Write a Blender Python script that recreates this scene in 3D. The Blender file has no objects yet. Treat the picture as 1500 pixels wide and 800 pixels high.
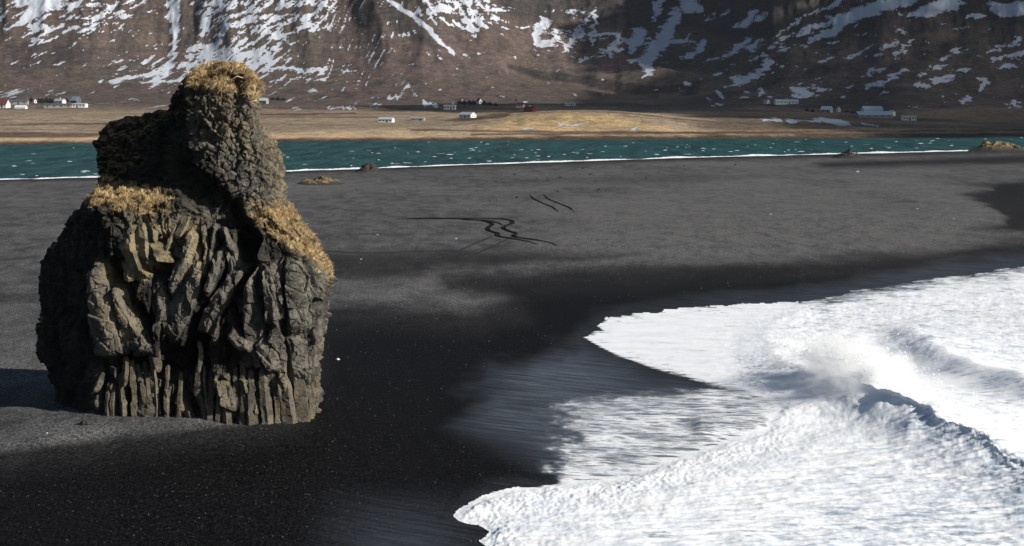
import bpy, math, random
import numpy as np

# ------------------------------------------------------------------ camera, light, exposure
SC = bpy.context.scene
COL = SC.collection
F, CX, CY, CAMH, HOR = 2800.0, 750.0, 400.0, 25.0, 140.0      # lens in photo pixels, eye height, true horizon row
PITCH = math.atan((CY - HOR) / F)
SP, CP = math.sin(PITCH), math.cos(PITCH)
cam_d = bpy.data.cameras.new('camera')
cam_d.sensor_width = 36.0
cam_d.lens = 36.0 * F / 1500.0
cam_d.clip_start, cam_d.clip_end = 0.5, 60000
cam = bpy.data.objects.new('camera', cam_d)
cam.location = (0, 0, CAMH)
cam.rotation_euler = (math.radians(90) - PITCH, 0, 0)
COL.objects.link(cam)
SC.camera = cam

SUN_EL, SUN_AZ = math.radians(25.0), math.radians(116.0)        # azimuth clockwise from the view direction
SUNV = np.array([math.sin(SUN_AZ) * math.cos(SUN_EL), math.cos(SUN_AZ) * math.cos(SUN_EL), math.sin(SUN_EL)])
world = bpy.data.worlds.new('World')
SC.world = world
world.use_nodes = True
wn = world.node_tree.nodes
sky = wn.new('ShaderNodeTexSky')
sky.sky_type = 'NISHITA'
sky.sun_disc = False
sky.sun_elevation = SUN_EL
sky.sun_rotation = SUN_AZ
sky.air_density = 1.0
sky.dust_density = 0.6
wn['Background'].inputs['Strength'].default_value = 0.05
world.node_tree.links.new(sky.outputs[0], wn['Background'].inputs['Color'])
sun_d = bpy.data.lights.new('sun', 'SUN')
sun_d.energy = 5.0
sun_d.angle = math.radians(0.53)
sun_d.color = (1.0, 0.95, 0.87)
sun = bpy.data.objects.new('sun', sun_d)
from mathutils import Vector
sun.rotation_euler = Vector(SUNV).to_track_quat('Z', 'Y').to_euler()
sun.location = (200, -100, 200)
COL.objects.link(sun)
SC.view_settings.view_transform = 'Standard'
SC.view_settings.look = 'None'
SC.view_settings.gamma = 1.0
SC.view_settings.use_curve_mapping = False
SC.view_settings.exposure = 0.45
SC.render.engine = 'CYCLES'
SC.cycles.max_bounces = 9
SC.cycles.diffuse_bounces = 2
SC.cycles.glossy_bounces = 2
SC.cycles.transmission_bounces = 3
SC.cycles.transparent_max_bounces = 8
SC.cycles.volume_bounces = 8
SC.cycles.use_denoising = True

# ------------------------------------------------------------------ numeric helpers
rng = np.random.default_rng(7)
random.seed(7)

def hsh(ix, iy, iz, seed):
    h = (ix.astype(np.int64) * 374761393 + iy.astype(np.int64) * 668265263 + iz.astype(np.int64) * 2147483647 + seed * 144665) & 0xFFFFFFFF
    h = ((h ^ (h >> 13)) * 1274126177) & 0xFFFFFFFF
    h = ((h ^ (h >> 15)) * 2246822519) & 0xFFFFFFFF
    return (h ^ (h >> 16)) & 0xFFFFFFFF

def rnd(ix, iy, iz, seed):
    return hsh(ix, iy, iz, seed).astype(np.float64) / 4294967295.0

def perlin(x, y, z=None, seed=0):
    """gradient noise, about -0.7..0.7"""
    x = np.asarray(x, float); y = np.asarray(y, float)
    ix = np.floor(x); iy = np.floor(y)
    fx = x - ix; fy = y - iy
    u = fx * fx * fx * (fx * (fx * 6 - 15) + 10); v = fy * fy * fy * (fy * (fy * 6 - 15) + 10)
    if z is None:
        zi = np.zeros_like(ix); out = []
        for dy in (0, 1):
            row = []
            for dx in (0, 1):
                a = rnd(ix + dx, iy + dy, zi, seed) * 2 * math.pi
                row.append(np.cos(a) * (fx - dx) + np.sin(a) * (fy - dy))
            out.append(row[0] + u * (row[1] - row[0]))
        return out[0] + v * (out[1] - out[0])
    z = np.asarray(z, float); iz = np.floor(z); fz = z - iz
    w = fz * fz * fz * (fz * (fz * 6 - 15) + 10)
    pl = []
    for dz in (0, 1):
        out = []
        for dy in (0, 1):
            row = []
            for dx in (0, 1):
                h = hsh(ix + dx, iy + dy, iz + dz, seed)
                gx = (h & 1023) / 511.5 - 1; gy = ((h >> 10) & 1023) / 511.5 - 1; gz = ((h >> 20) & 1023) / 511.5 - 1
                row.append(gx * (fx - dx) + gy * (fy - dy) + gz * (fz - dz))
            out.append(row[0] + u * (row[1] - row[0]))
        pl.append(out[0] + v * (out[1] - out[0]))
    return pl[0] + w * (pl[1] - pl[0])

def fbm(x, y, z=None, oct=4, seed=0, gain=0.5, ridged=False, billow=False):
    s = 0; a = 1.0; f = 1.0
    for o in range(oct):
        n = perlin(x * f, y * f, None if z is None else z * f, seed + o * 17)
        if ridged: n = 0.5 - 2 * np.abs(n)
        if billow: n = 2 * np.abs(n) - 0.3
        s = s + a * n; a *= gain; f *= 2.03
    return s

def facets(P, cell, seed, tilt=1.0):
    """blocky rock relief: every cell is a tilted plane of its own height; also returns the gap to the next cell"""
    Q = P / np.asarray(cell, float)
    I = np.floor(Q)
    best = np.full(len(P), 1e9); second = best.copy()
    val = np.zeros(len(P))
    for dx in (-1, 0, 1):
        for dy in (-1, 0, 1):
            for dz in (-1, 0, 1):
                cx, cy, cz = I[:, 0] + dx, I[:, 1] + dy, I[:, 2] + dz
                ox = cx + rnd(cx, cy, cz, seed) - Q[:, 0]
                oy = cy + rnd(cx, cy, cz, seed + 1) - Q[:, 1]
                oz = cz + rnd(cx, cy, cz, seed + 2) - Q[:, 2]
                d = ox * ox + oy * oy + oz * oz
                m = d < best
                second = np.where(m, best, np.minimum(second, d))
                gx = rnd(cx, cy, cz, seed + 3) - .5; gy = rnd(cx, cy, cz, seed + 4) - .5; gz = rnd(cx, cy, cz, seed + 5) - .5
                v = (rnd(cx, cy, cz, seed + 6) - .5) - tilt * 1.6 * (gx * ox + gy * oy + gz * oz)
                val = np.where(m, v, val)
                best = np.minimum(best, d)
    return val, np.sqrt(second) - np.sqrt(best)

def sstep(a, b, x):
    t = np.clip((x - a) / (b - a), 0, 1)
    return t * t * (3 - 2 * t)

def ray(px, py):
    a = (np.asarray(px, float) - CX) / F; b = (CY - np.asarray(py, float)) / F
    return a, CP + b * SP, -SP + b * CP

def at_z(px, py, z=0.0):
    """the point of height z seen at a pixel of the photograph"""
    dx, dy, dz = ray(px, py)
    t = (z - CAMH) / dz
    return dx * t, dy * t, z + 0 * t

def at_y(px, py, y):
    dx, dy, dz = ray(px, py)
    t = y / dy
    return dx * t, y + 0 * t, CAMH + dz * t

def proj(x, y, z):
    zc = y * CP - (z - CAMH) * SP
    yc = y * SP + (z - CAMH) * CP
    return CX + F * x / zc, CY - F * yc / zc

def polydist(px, py, pts, widths=None):
    """distance to an open polyline; with widths also the width at the nearest point"""
    pts = np.asarray(pts, float)
    best = np.full(np.shape(px), 1e9); bw = np.zeros(np.shape(px)); side = np.zeros(np.shape(px))
    for i in range(len(pts) - 1):
        ax, ay = pts[i]; bx, by = pts[i + 1]
        vx, vy = bx - ax, by - ay
        L2 = vx * vx + vy * vy + 1e-9
        t = np.clip(((px - ax) * vx + (py - ay) * vy) / L2, 0, 1)
        ex, ey = px - ax - t * vx, py - ay - t * vy
        d = np.sqrt(ex * ex + ey * ey)
        m = d < best
        best = np.where(m, d, best)
        side = np.where(m, np.sign(vx * ey - vy * ex), side)
        if widths is not None:
            bw = np.where(m, widths[i] + t * (widths[i + 1] - widths[i]), bw)
    if widths is None:
        return best, side
    return best, bw

def inside(px, py, poly):
    poly = np.asarray(poly, float); n = len(poly)
    c = np.zeros(np.shape(px), bool)
    for i in range(n):
        x0, y0 = poly[i]; x1, y1 = poly[(i + 1) % n]
        if y0 == y1: continue
        m = ((y0 > py) != (y1 > py)) & (px < (x1 - x0) * (py - y0) / (y1 - y0) + x0)
        c ^= m
    return c

def sdist(px, py, poly):
    """signed distance to a closed outline, positive inside"""
    d, _ = polydist(px, py, list(poly) + [poly[0]])
    return np.where(inside(px, py, poly), d, -d)

# ------------------------------------------------------------------ object helpers
def link(o, parent=None):
    COL.objects.link(o)
    if parent is not None: o.parent = parent
    return o

def tag(o, label=None, cat=None, group=None, kind=None):
    if label: o['label'] = label
    if cat: o['category'] = cat
    if group: o['group'] = group
    if kind: o['kind'] = kind
    return o

def mesh_np(name, V, Fc, mat=None, parent=None, smooth=True, attrs=None):
    """a mesh from arrays; Fc is (n,3) or (n,4)"""
    V = np.asarray(V, np.float32); Fc = np.asarray(Fc, np.int32)
    me = bpy.data.meshes.new(name)
    me.vertices.add(len(V)); me.vertices.foreach_set('co', V.ravel())
    k = Fc.shape[1]
    me.loops.add(Fc.size); me.loops.foreach_set('vertex_index', Fc.ravel())
    me.polygons.add(len(Fc))
    me.polygons.foreach_set('loop_start', np.arange(0, Fc.size, k, dtype=np.int32))
    me.polygons.foreach_set('loop_total', np.full(len(Fc), k, np.int32))
    me.polygons.foreach_set('use_smooth', np.full(len(Fc), smooth, bool))
    for an, av in (attrs or {}).items():
        av = np.asarray(av, np.float32)
        if av.ndim == 1:
            a = me.attributes.new(an, 'FLOAT', 'POINT'); a.data.foreach_set('value', av)
        else:
            a = me.attributes.new(an, 'FLOAT_VECTOR', 'POINT'); a.data.foreach_set('vector', av[:, :3].ravel())
    me.update(calc_edges=True)
    me.validate()
    if mat: me.materials.append(mat)
    return link(bpy.data.objects.new(name, me), parent)

def mesh_py(name, V, Fc, mat=None, parent=None, smooth=False):
    me = bpy.data.meshes.new(name)
    me.from_pydata([tuple(v) for v in V], [], Fc)
    if smooth:
        me.polygons.foreach_set('use_smooth', [True] * len(me.polygons))
    me.update()
    if mat: me.materials.append(mat)
    return link(bpy.data.objects.new(name, me), parent)

def empty(name, loc, rz=0.0):
    o = bpy.data.objects.new(name, None)
    o.empty_display_size = 0.5
    o.location = loc; o.rotation_euler = (0, 0, rz)
    return link(o)

def grid_faces(nr, nc, wrap=False):
    r = np.arange(nr - 1)[:, None]; c = np.arange(nc if wrap else nc - 1)[None, :]
    c2 = (c + 1) % nc
    return np.stack([(r * nc + c), (r * nc + c2), ((r + 1) * nc + c2), ((r + 1) * nc + c)], -1).reshape(-1, 4)

# ------------------------------------------------------------------ material helpers
class NT:
    def __init__(self, name):
        self.m = bpy.data.materials.new(name); self.m.use_nodes = True
        self.t = self.m.node_tree; self.n = self.t.nodes; self.l = self.t.links
        self.b = self.n['Principled BSDF']; self.out = self.n['Material Output']
    def node(self, typ, **kw):
        x = self.n.new(typ)
        for k, v in kw.items(): setattr(x, k, v)
        return x
    def set(self, sock, v):
        if hasattr(v, 'node'): self.l.new(v, sock)
        elif isinstance(v, (tuple, list)):
            sock.default_value = tuple(v) + ((1.0,) if len(v) == 3 and len(sock.default_value) == 4 else ())
        else: sock.default_value = v
    def attr(self, name, vec=False):
        a = self.node('ShaderNodeAttribute', attribute_name=name)
        return a.outputs['Vector' if vec else 'Fac']
    def pos(self, scale=(1, 1, 1), rot=0.0):
        c = self.node('ShaderNodeTexCoord')
        m = self.node('ShaderNodeMapping')
        self.l.new(c.outputs['Object'], m.inputs['Vector'])
        m.inputs['Scale'].default_value = scale; m.inputs['Rotation'].default_value = (0, 0, rot)
        return m.outputs[0]
    def dirpos(self, deg, along, across):
        """plan coordinates turned so that features run along a bearing"""
        c = self.node('ShaderNodeTexCoord')
        m = self.node('ShaderNodeMapping', vector_type='TEXTURE')
        self.l.new(c.outputs['Object'], m.inputs['Vector'])
        m.inputs['Rotation'].default_value = (0, 0, math.radians(deg)); m.inputs['Scale'].default_value = (along, across, 1)
        return m.outputs[0]
    def noise(self, vec, scale, detail=3, rough=0.55, dist=0.0):
        x = self.node('ShaderNodeTexNoise')
        self.l.new(vec, x.inputs['Vector'])
        x.inputs['Scale'].default_value = scale; x.inputs['Detail'].default_value = detail
        x.inputs['Roughness'].default_value = rough; x.inputs['Distortion'].default_value = dist
        return x.outputs['Fac']
    def voro(self, vec, scale, feature='F1', out='Distance', rand=1.0):
        x = self.node('ShaderNodeTexVoronoi', feature=feature)
        self.l.new(vec, x.inputs['Vector']); x.inputs['Scale'].default_value = scale
        x.inputs['Randomness'].default_value = rand
        return x.outputs[out]
    def ramp(self, fac, a, b, lo=0.0, hi=1.0):
        x = self.node('ShaderNodeMapRange', interpolation_type='SMOOTHSTEP')
        self.set(x.inputs['Value'], fac)
        x.inputs['From Min'].default_value = a; x.inputs['From Max'].default_value = b
        x.inputs['To Min'].default_value = lo; x.inputs['To Max'].default_value = hi
        return x.outputs[0]
    def math(self, op, a, b=None, c=None, clamp=False):
        x = self.node('ShaderNodeMath', operation=op); x.use_clamp = clamp
        self.set(x.inputs[0], a)
        if b is not None: self.set(x.inputs[1], b)
        if c is not None: self.set(x.inputs[2], c)
        return x.outputs[0]
    def mix(self, fac, a, b, mode='MIX'):
        x = self.node('ShaderNodeMix', data_type='RGBA', blend_type=mode)
        self.set(x.inputs[0], fac); self.set(x.inputs[6], a); self.set(x.inputs[7], b)
        return x.outputs[2]
    def bump(self, h, strength, dist, normal=None):
        x = self.node('ShaderNodeBump')
        self.set(x.inputs['Height'], h)
        self.set(x.inputs['Strength'], strength); x.inputs['Distance'].default_value = dist
        if normal is not None: self.l.new(normal, x.inputs['Normal'])
        return x.outputs[0]
    def p(self, **kw):
        names = dict(color='Base Color', rough='Roughness', normal='Normal', spec='Specular IOR Level', metal='Metallic', ior='IOR')
        for k, v in kw.items(): self.set(self.b.inputs[names.get(k, k)], v)
        return self.m

def simple(name, col, rough=0.75, var=0.25, scale=2.0, spec=0.25):
    t = NT(name); p = t.pos()
    n = t.noise(p, scale, 4)
    dark = tuple(c * (1 - var) for c in col); lite = tuple(min(1, c * (1 + var)) for c in col)
    return t.p(color=t.mix(n, dark, lite), rough=rough, spec=spec, normal=t.bump(t.noise(p, scale * 4, 3), 0.3, 0.05))

# ------------------------------------------------------------------ ground: one sheet to the horizon
M_deep = simple('seabed', (0.03, 0.03, 0.03), 0.9)
g = mesh_py('ground', [(-30000, -3000, -6), (30000, -3000, -6), (30000, 50000, -6), (-30000, 50000, -6)], [(0, 1, 2, 3)], M_deep)
tag(g, kind='structure')

# ------------------------------------------------------------------ beach of black sand
LAGZ = 0.25
NEAR_SHORE = [(-900, 290), (-300, 271), (0, 263.5), (140, 260), (420, 251), (540, 247), (700, 241), (1000, 231), (1250, 225), (1420, 221), (1500, 218), (1700, 212), (2400, 200)]
FAR_SHORE = [(-900, 218), (0, 212.5), (400, 207.5), (700, 205.5), (1100, 203), (1500, 199.5), (2400, 192)]
nsx, nsy = np.array(NEAR_SHORE).T; fsx, fsy = np.array(FAR_SHORE).T

SWASH_A = [(1560, 380), (1500, 388), (1420, 398), (1340, 408), (1260, 421), (1205, 434), (1160, 442), (1118, 443), (1075, 446), (1020, 449),
           (960, 456), (905, 464), (876, 471), (873, 477), (884, 484), (862, 489), (853, 493), (868, 502), (900, 517), (950, 536),
           (1000, 551), (1050, 562), (1090, 570), (1130, 590), (1135, 606), (1120, 625), (1060, 645), (1000, 662), (930, 690), (830, 707),
           (800, 708), (760, 712), (720, 722), (690, 735), (670, 746), (663, 754), (676, 763), (704, 769), (716, 777), (705, 788), (702, 792), (720, 803), (700, 830), (650, 880), (560, 1000), (300, 1400)]
SURF = SWASH_A + [(2600, 1400), (2600, 330)]
THIN = [(720, 590), (790, 555), (850, 520), (880, 512), (930, 530), (1000, 546), (1095, 562), (1150, 585), (1150, 610), (1120, 640), (1010, 672), (900, 712), (830, 716), (780, 700), (740, 660), (715, 625)]
FILM = [(648, 606), (690, 566), (755, 530), (800, 503), (855, 490), (1000, 545), (1150, 580), (1150, 660), (900, 715), (830, 716), (790, 690), (760, 675), (700, 650), (655, 625)]

def beach_h(x, y):
    px, py = proj(x, y, 0 * x)
    h = 0.35 * fbm(x / 60, y / 90, oct=3, seed=3) + 0.05 * fbm(x / 6, y / 10, oct=3, seed=5)
    land = sstep(-20, 260, 640 - px + (640 - py) * .35)
    h = h * (0.25 + 0.75 * land) + 0.30 * land
    h = h + 0.55 * sstep(430, 300, py)
    bl, side = polydist(px, py, [(-700, 690), (0, 659), (60, 655), (130, 645), (200, 637), (262, 632), (305, 627), (345, 618)])
    h = h + np.where(side < 0, 1, -1) * 0.16 * np.exp(-(bl / 45) ** 2) * np.minimum(1, bl / 5)
    ny = np.interp(px, nsx, nsy)
    h = h * sstep(-2, 14, py - ny) + LAGZ * (1 - sstep(2, 14, py - ny)) - 2.0 * sstep(0, 8, ny - py)
    sd = sdist(px, py, SURF)
    return h - 0.12 * sstep(-40, 30, sd) - 0.9 * sstep(60, 260, sd)

rows_py = np.concatenate([np.linspace(1500, 830, 60)[:-1], np.linspace(830, 300, 300)[:-1], np.linspace(300, 190, 130)])
cols_px = np.concatenate([np.linspace(-1500, -60, 40)[:-1], np.linspace(-60, 1560, 520)[:-1], np.linspace(1560, 3200, 40)])
PX, PY = np.meshgrid(cols_px, rows_py)
X, Y, _ = at_z(PX, PY, 0.0)
X, Y = X.ravel(), Y.ravel(); PXr, PYr = PX.ravel(), PY.ravel()
Z = beach_h(X, Y)
n1 = fbm(X / 25, Y / 60, oct=4, seed=11); n2 = fbm(X / 7, Y / 18, oct=4, seed=12)
wpx, wpy = PXr + 30 * n1 + 12 * n2, PYr + (6 * n1 + 4 * n2) * sstep(200, 420, PYr)
WET_MAIN = [(1700, 322), (1500, 350), (1440, 352), (1390, 366), (1290, 372), (1150, 380), (1000, 386), (840, 392), (740, 398), (665, 405), (642, 414), (660, 430), (735, 440), (690, 452), (600, 447), (480, 452), (430, 470),
            (420, 560), (410, 612), (380, 622), (345, 627), (300, 630), (255, 637), (200, 645), (130, 655), (60, 663), (0, 669), (-900, 720), (-900, 1500), (3000, 1500), (3000, 322)]
sd = sdist(wpx, wpy, WET_MAIN)
edge_soft = np.where(PYr < 620, 10, 6)
wet = sstep(-edge_soft, edge_soft * 1.6, sd)
wet = wet * (0.80 + 0.20 * sstep(0, 60, sd))
b1 = sdist(wpx, wpy, [(465, 372), (620, 366), (820, 368), (960, 374), (900, 384), (760, 392), (640, 404), (560, 420), (470, 412)])
wet = np.maximum(wet, 0.7 * sstep(-8, 14, b1))
b2 = sdist(wpx, wpy, [(1410, 274), (1500, 264), (1900, 250), (1900, 350), (1500, 345), (1400, 340), (1470, 330), (1460, 310), (1395, 285), (1460, 281)])  # dark stripes: part wet sand, part cloud shadow put into the colour
wet = np.maximum(wet, 0.85 * sstep(-3, 8, b2))
b3 = sdist(wpx, wpy, [(1190, 240), (1500, 228), (1900, 215), (1900, 236), (1500, 243), (1200, 249)])  # band by the lagoon: wet sand together with painted cloud shadow
wet = np.maximum(wet, 0.8 * sstep(-4, 6, b3))
nyr = np.interp(PXr, nsx, nsy)
wet = np.maximum(wet, 0.75 * sstep(11, 2, PYr - nyr))
b4 = sdist(wpx, wpy, [(-300, 428), (0, 432), (70, 434), (70, 444), (0, 446), (-300, 450)])
wet = np.maximum(wet, 0.5 * sstep(-4, 5, b4))
b5 = sdist(wpx, wpy, [(720, 263), (1000, 258), (1130, 260), (1010, 272), (760, 272)])
wet = np.maximum(wet, 0.3 * sstep(-4, 5, b5))
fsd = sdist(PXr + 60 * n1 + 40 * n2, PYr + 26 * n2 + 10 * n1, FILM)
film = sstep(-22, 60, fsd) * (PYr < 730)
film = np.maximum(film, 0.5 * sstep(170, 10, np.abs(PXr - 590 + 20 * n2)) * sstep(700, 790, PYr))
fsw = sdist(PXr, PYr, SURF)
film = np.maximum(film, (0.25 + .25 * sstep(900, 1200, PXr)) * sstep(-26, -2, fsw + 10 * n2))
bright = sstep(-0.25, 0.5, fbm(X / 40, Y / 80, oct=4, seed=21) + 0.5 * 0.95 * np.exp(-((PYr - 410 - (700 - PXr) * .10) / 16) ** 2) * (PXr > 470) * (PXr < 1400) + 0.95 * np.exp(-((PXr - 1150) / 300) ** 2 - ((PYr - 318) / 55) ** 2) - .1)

t = NT('black_sand')
p = t.pos()
aw, af, ab = t.attr('wet'), t.attr('film'), t.attr('bright')
grain = t.noise(t.pos((1.0, 0.38, 1.0)), 5.5, 3, 0.9)
grain2 = t.noise(p, 1.3, 4, 0.7)
blot = t.noise(t.pos((0.25, 0.10, 1)), 1.0, 6, 0.7, 0.4)
dry = t.mix(t.ramp(grain, 0.34, 0.68), (0.017, 0.0172, 0.0182), (0.195, 0.192, 0.192))
dry = t.mix(t.math('MULTIPLY', t.ramp(blot, 0.38, 0.66), 0.7), dry, (0.026, 0.0265, 0.029))
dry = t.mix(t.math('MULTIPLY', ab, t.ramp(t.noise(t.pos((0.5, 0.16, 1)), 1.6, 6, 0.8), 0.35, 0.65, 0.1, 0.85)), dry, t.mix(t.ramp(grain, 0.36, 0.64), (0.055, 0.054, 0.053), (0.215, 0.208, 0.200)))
wetc = t.mix(t.ramp(grain, 0.40, 0.70), (0.0012, 0.0013, 0.0018), (0.0165, 0.0155, 0.016))
base = t.mix(aw, dry, wetc)
fleck = t.ramp(t.voro(p, 1.1), 0.075, 0.03)
base = t.mix(t.math('MULTIPLY', fleck, t.ramp(grain2, 0.5, 0.62, 0.0, 0.8)), base, (0.22, 0.21, 0.19))
streak = t.noise(t.dirpos(-34, 14, 1.0), 1.6, 6, 0.72)
streak2 = t.noise(t.dirpos(-30, 22, .5), 1.6, 5, 0.8)
filmk = t.math('MULTIPLY', af, t.ramp(streak, 0.36, 0.66, 0.5, 1.0))
base = t.mix(t.math('MULTIPLY', af, t.math('ADD', t.ramp(streak, 0.36, 0.66, 0.10, 0.42), t.ramp(streak2, 0.45, 0.68, 0.0, 0.32))), base, (0.125, 0.145, 0.180))  # foam streaks plus the film's blue sky sheen, put into the colour
rough = t.mix(filmk, t.mix(aw, (0.95,) * 3, (0.75,) * 3), (0.16,) * 3)
h = t.math('ADD', grain, t.math('MULTIPLY', grain2, 1.5))
nb = t.bump(h, t.math('SUBTRACT', 0.5, t.math('MULTIPLY', filmk, 0.44)), 0.12)
spec = t.math('ADD', 0.04, t.math('MULTIPLY', filmk, 0.6))
M_sand = t.p(color=base, rough=rough, normal=nb, spec=spec)
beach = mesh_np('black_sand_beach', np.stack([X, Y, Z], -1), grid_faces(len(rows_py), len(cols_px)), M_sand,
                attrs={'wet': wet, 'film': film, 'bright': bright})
tag(beach, kind='structure')

def ground_pt(px, py, zfun=beach_h):
    """where the sight line of a pixel meets the sand"""
    z = 0.0
    for _ in range(4):
        x, y, _z = at_z(px, py, z)
        z = float(zfun(np.array([float(x)]), np.array([float(y)]))[0])
    return float(x), float(y), z

# ------------------------------------------------------------------ surf
rp = np.concatenate([np.linspace(1450, 830, 50)[:-1], np.linspace(830, 372, 400)[:-1], np.linspace(372, 330, 12)])
cp_ = np.concatenate([np.linspace(200, 640, 24)[:-1], np.linspace(640, 1530, 620)[:-1], np.linspace(1530, 2600, 40)])
PX, PY = np.meshgrid(cp_, rp)
SX, SY, _ = at_z(PX, PY, 0.0)
SX, SY = SX.ravel(), SY.ravel(); sp_, sq_ = PX.ravel(), PY.ravel()
en = fbm(SX / 3.0, SY / 4.0, oct=5, seed=31, gain=.6)
ssd = sdist(sp_ + 7 * en, sq_ + 3.2 * en, SURF)
thin = sstep(-10, 22, sdist(sp_ + 14 * en, sq_ + 5 * en, THIN))
filmz = sstep(-40, 4, sdist(sp_ + 20 * en, sq_ + 6 * en, THIN + []))
# the previous bore: thick churned foam from the lower lobe to the wave
LOBE_B = [(650, 756), (700, 728), (760, 708), (830, 702), (930, 684), (1010, 655), (1090, 622), (1200, 600), (1300, 590), (1300, 640), (1150, 690), (1000, 745), (850, 800), (760, 840), (690, 810)]
churn = sstep(-30, 20, sdist(sp_ + 10 * en, sq_ + 6 * en, LOBE_B))
BACK = [(1150, 470), (1200, 445), (1330, 425), (1500, 412), (2600, 380), (2600, 560), (1500, 560), (1380, 545), (1250, 520), (1180, 500)]
back = sstep(-20, 25, sdist(sp_ + 14 * en, sq_ + 8 * en, BACK))
# breaking wave: crest line in plan (runs away from the camera)
crest = [(36.5, 60), (35.2, 95), (34.2, 115), (33.4, 128), (31.9, 140), (29.9, 150), (28.0, 158), (26.5, 168), (25.5, 180), (27.5, 200), (34, 225)]
cy_, cx_ = np.array(crest)[:, 1], np.array(crest)[:, 0]
cxx = np.interp(SY, cy_, cx_) + 1.6 * fbm(SY / 9, SX * 0 + 3, oct=2, seed=41) + 0.12 * fbm(SX / 2, SY / 2, oct=3, seed=43)
Hc = np.interp(SY, [60, 100, 120, 132, 146, 156, 166, 176, 195, 225], [.2, .55, 1.05, 1.5, 1.95, 1.6, .7, .35, .2, .1]) * (1 + .25 * fbm(SY / 7, SX * 0, oct=2, seed=44))
s = cxx - SX                                                    # >0 beach side
wave = Hc * np.where(s > 0, np.exp(-(np.abs(s) / (2.9 + 1.5 * sstep(145, 125, SY))) ** 1.7), np.exp(-np.abs(s) / 9.0) * .75 + .25 * np.exp(-(s / 2.2) ** 2))
# a second, lower swell behind
c2 = cxx + 15 + 1.5 * fbm(SY / 14, SX * 0 + 9, oct=2, seed=46)
s2 = c2 - SX
wave2 = 1.2 * np.where(s2 > 0, np.exp(-(s2 / 3.0) ** 2), np.exp(s2 / 9.0)) * sstep(100, 125, SY) * sstep(215, 180, SY)
# the low step of churned water in front of the wave
d3, _ = polydist(sp_, sq_, [(1030, 625), (1110, 618), (1200, 600), (1260, 612), (1330, 640)])
wave3 = 0.35 * np.exp(-(d3 / 16) ** 2)
turb = 0.08 + 0.5 * churn + 0.6 * back + 0.4 * np.exp(-(s / 6.0) ** 2) * sstep(60, 100, SY) + 0.25 * sstep(640, 720, sq_)
turb = turb * (1 - thin * .97)
edge = sstep(0, 16, ssd)
nz = 0.13 * fbm(SX / 3.4, SY / 5.0, oct=4, seed=51) + 0.09 * fbm(SX / 1.3, SY / 1.9, oct=4, seed=52, gain=.5) + .03 * fbm(SX / .6, SY / .8, oct=2, seed=57, billow=True)
rim = sstep(70, 10, ssd) * churn
nz = nz + (0.008 + 0.10 * rim) * fbm(SX / .34, SY / .45, oct=2, seed=53)
ripple = 0.16 * fbm((SX + SY * .18) / 4.0, SY / .9, oct=3, seed=54, ridged=True) * sstep(560, 640, sq_) * (1 - .6 * churn)
W = beach_h(SX, SY)
Wz = np.maximum(W, -0.12) + 0.03 + edge * (0.05 + 0.10 * churn + .25 * sstep(0, 150, ssd)) * (1 - .95 * thin) + (wave + wave2) * edge + wave3 + nz * turb * (.35 + .65 * edge) + ripple * (1 - thin) * edge
chop = fbm((SX + .3 * SY) / 1.1, SY / 3.0, oct=3, seed=58, ridged=True)
face = np.exp(-((s - 1.4) / 1.5) ** 2) * sstep(118, 136, SY + 6) * sstep(168, 156, SY)
Wz = Wz + 0.07 * chop * np.exp(-((s - 1) / 2.6) ** 2) * sstep(150, 138, SY) + .05 * chop * sstep(100, 300, ssd) * (sq_ > 560)
SXd = SX - 0.55 * Hc * np.exp(-(s / .9) ** 2) * edge             # the lip leans over its face
foam = 1.12 - 0.22 * back + .10 * churn + .25 * fbm(SX / 7, SY / 16, oct=4, seed=66)
outw = np.maximum(thin, sstep(3, -5, ssd) * (sdist(sp_, sq_, FILM) > -30))
lft = sstep(850, 775, sp_ + 60 * en + 22 * fbm(SX / 1.2, SY / 5, oct=3, seed=67))
uln = 590 - .09 * (sp_ - 850)
foam = foam - outw * (0.12 + .98 * lft + .62 * sstep(uln + 5, uln - 16, sq_ + 8 * en) * sstep(1100, 1060, sp_) + .10 * sstep(.0, .5, fbm(SX / 4, SY / 9, oct=3, seed=68)))
veil = thin * (1 - lft) * (1 - sstep(uln + 5, uln - 16, sq_ + 8 * en) * sstep(1100, 1060, sp_))
foam = foam + .18 * outw * sstep(960, 1080, sp_)
foam = foam - .35 * sstep(5, -2, ssd)
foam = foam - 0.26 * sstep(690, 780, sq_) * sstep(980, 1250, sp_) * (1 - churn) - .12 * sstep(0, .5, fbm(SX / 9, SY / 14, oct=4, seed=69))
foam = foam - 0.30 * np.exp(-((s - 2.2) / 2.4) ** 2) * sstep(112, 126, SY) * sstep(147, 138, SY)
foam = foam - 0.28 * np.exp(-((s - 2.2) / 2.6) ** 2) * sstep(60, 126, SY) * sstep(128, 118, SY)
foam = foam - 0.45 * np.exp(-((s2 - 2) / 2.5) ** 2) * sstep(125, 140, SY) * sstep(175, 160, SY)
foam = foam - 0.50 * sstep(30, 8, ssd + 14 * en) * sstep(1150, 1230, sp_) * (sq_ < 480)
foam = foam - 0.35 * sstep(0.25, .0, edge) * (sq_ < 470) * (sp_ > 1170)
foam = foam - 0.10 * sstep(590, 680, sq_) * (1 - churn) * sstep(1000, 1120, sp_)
deep = (1 - np.minimum(1, 1.15 * outw)) * sstep(1, 16, ssd) * np.clip(.55 + sstep(0, 1, (wave + wave2) / 1.2) + sstep(60, 200, ssd), 0, 1)
Fq = grid_faces(len(rp), len(cp_))
keep = (ssd[Fq] > 0).sum(1) >= 2
keep |= (thin[Fq] > .02).all(1)
Fq = Fq[keep]
used = np.unique(Fq); remap = np.full(len(SX), -1); remap[used] = np.arange(len(used))
t = NT('sea_foam_and_water')
p = t.pos()
fo, dp = t.attr('foam'), t.attr('deep')
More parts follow.
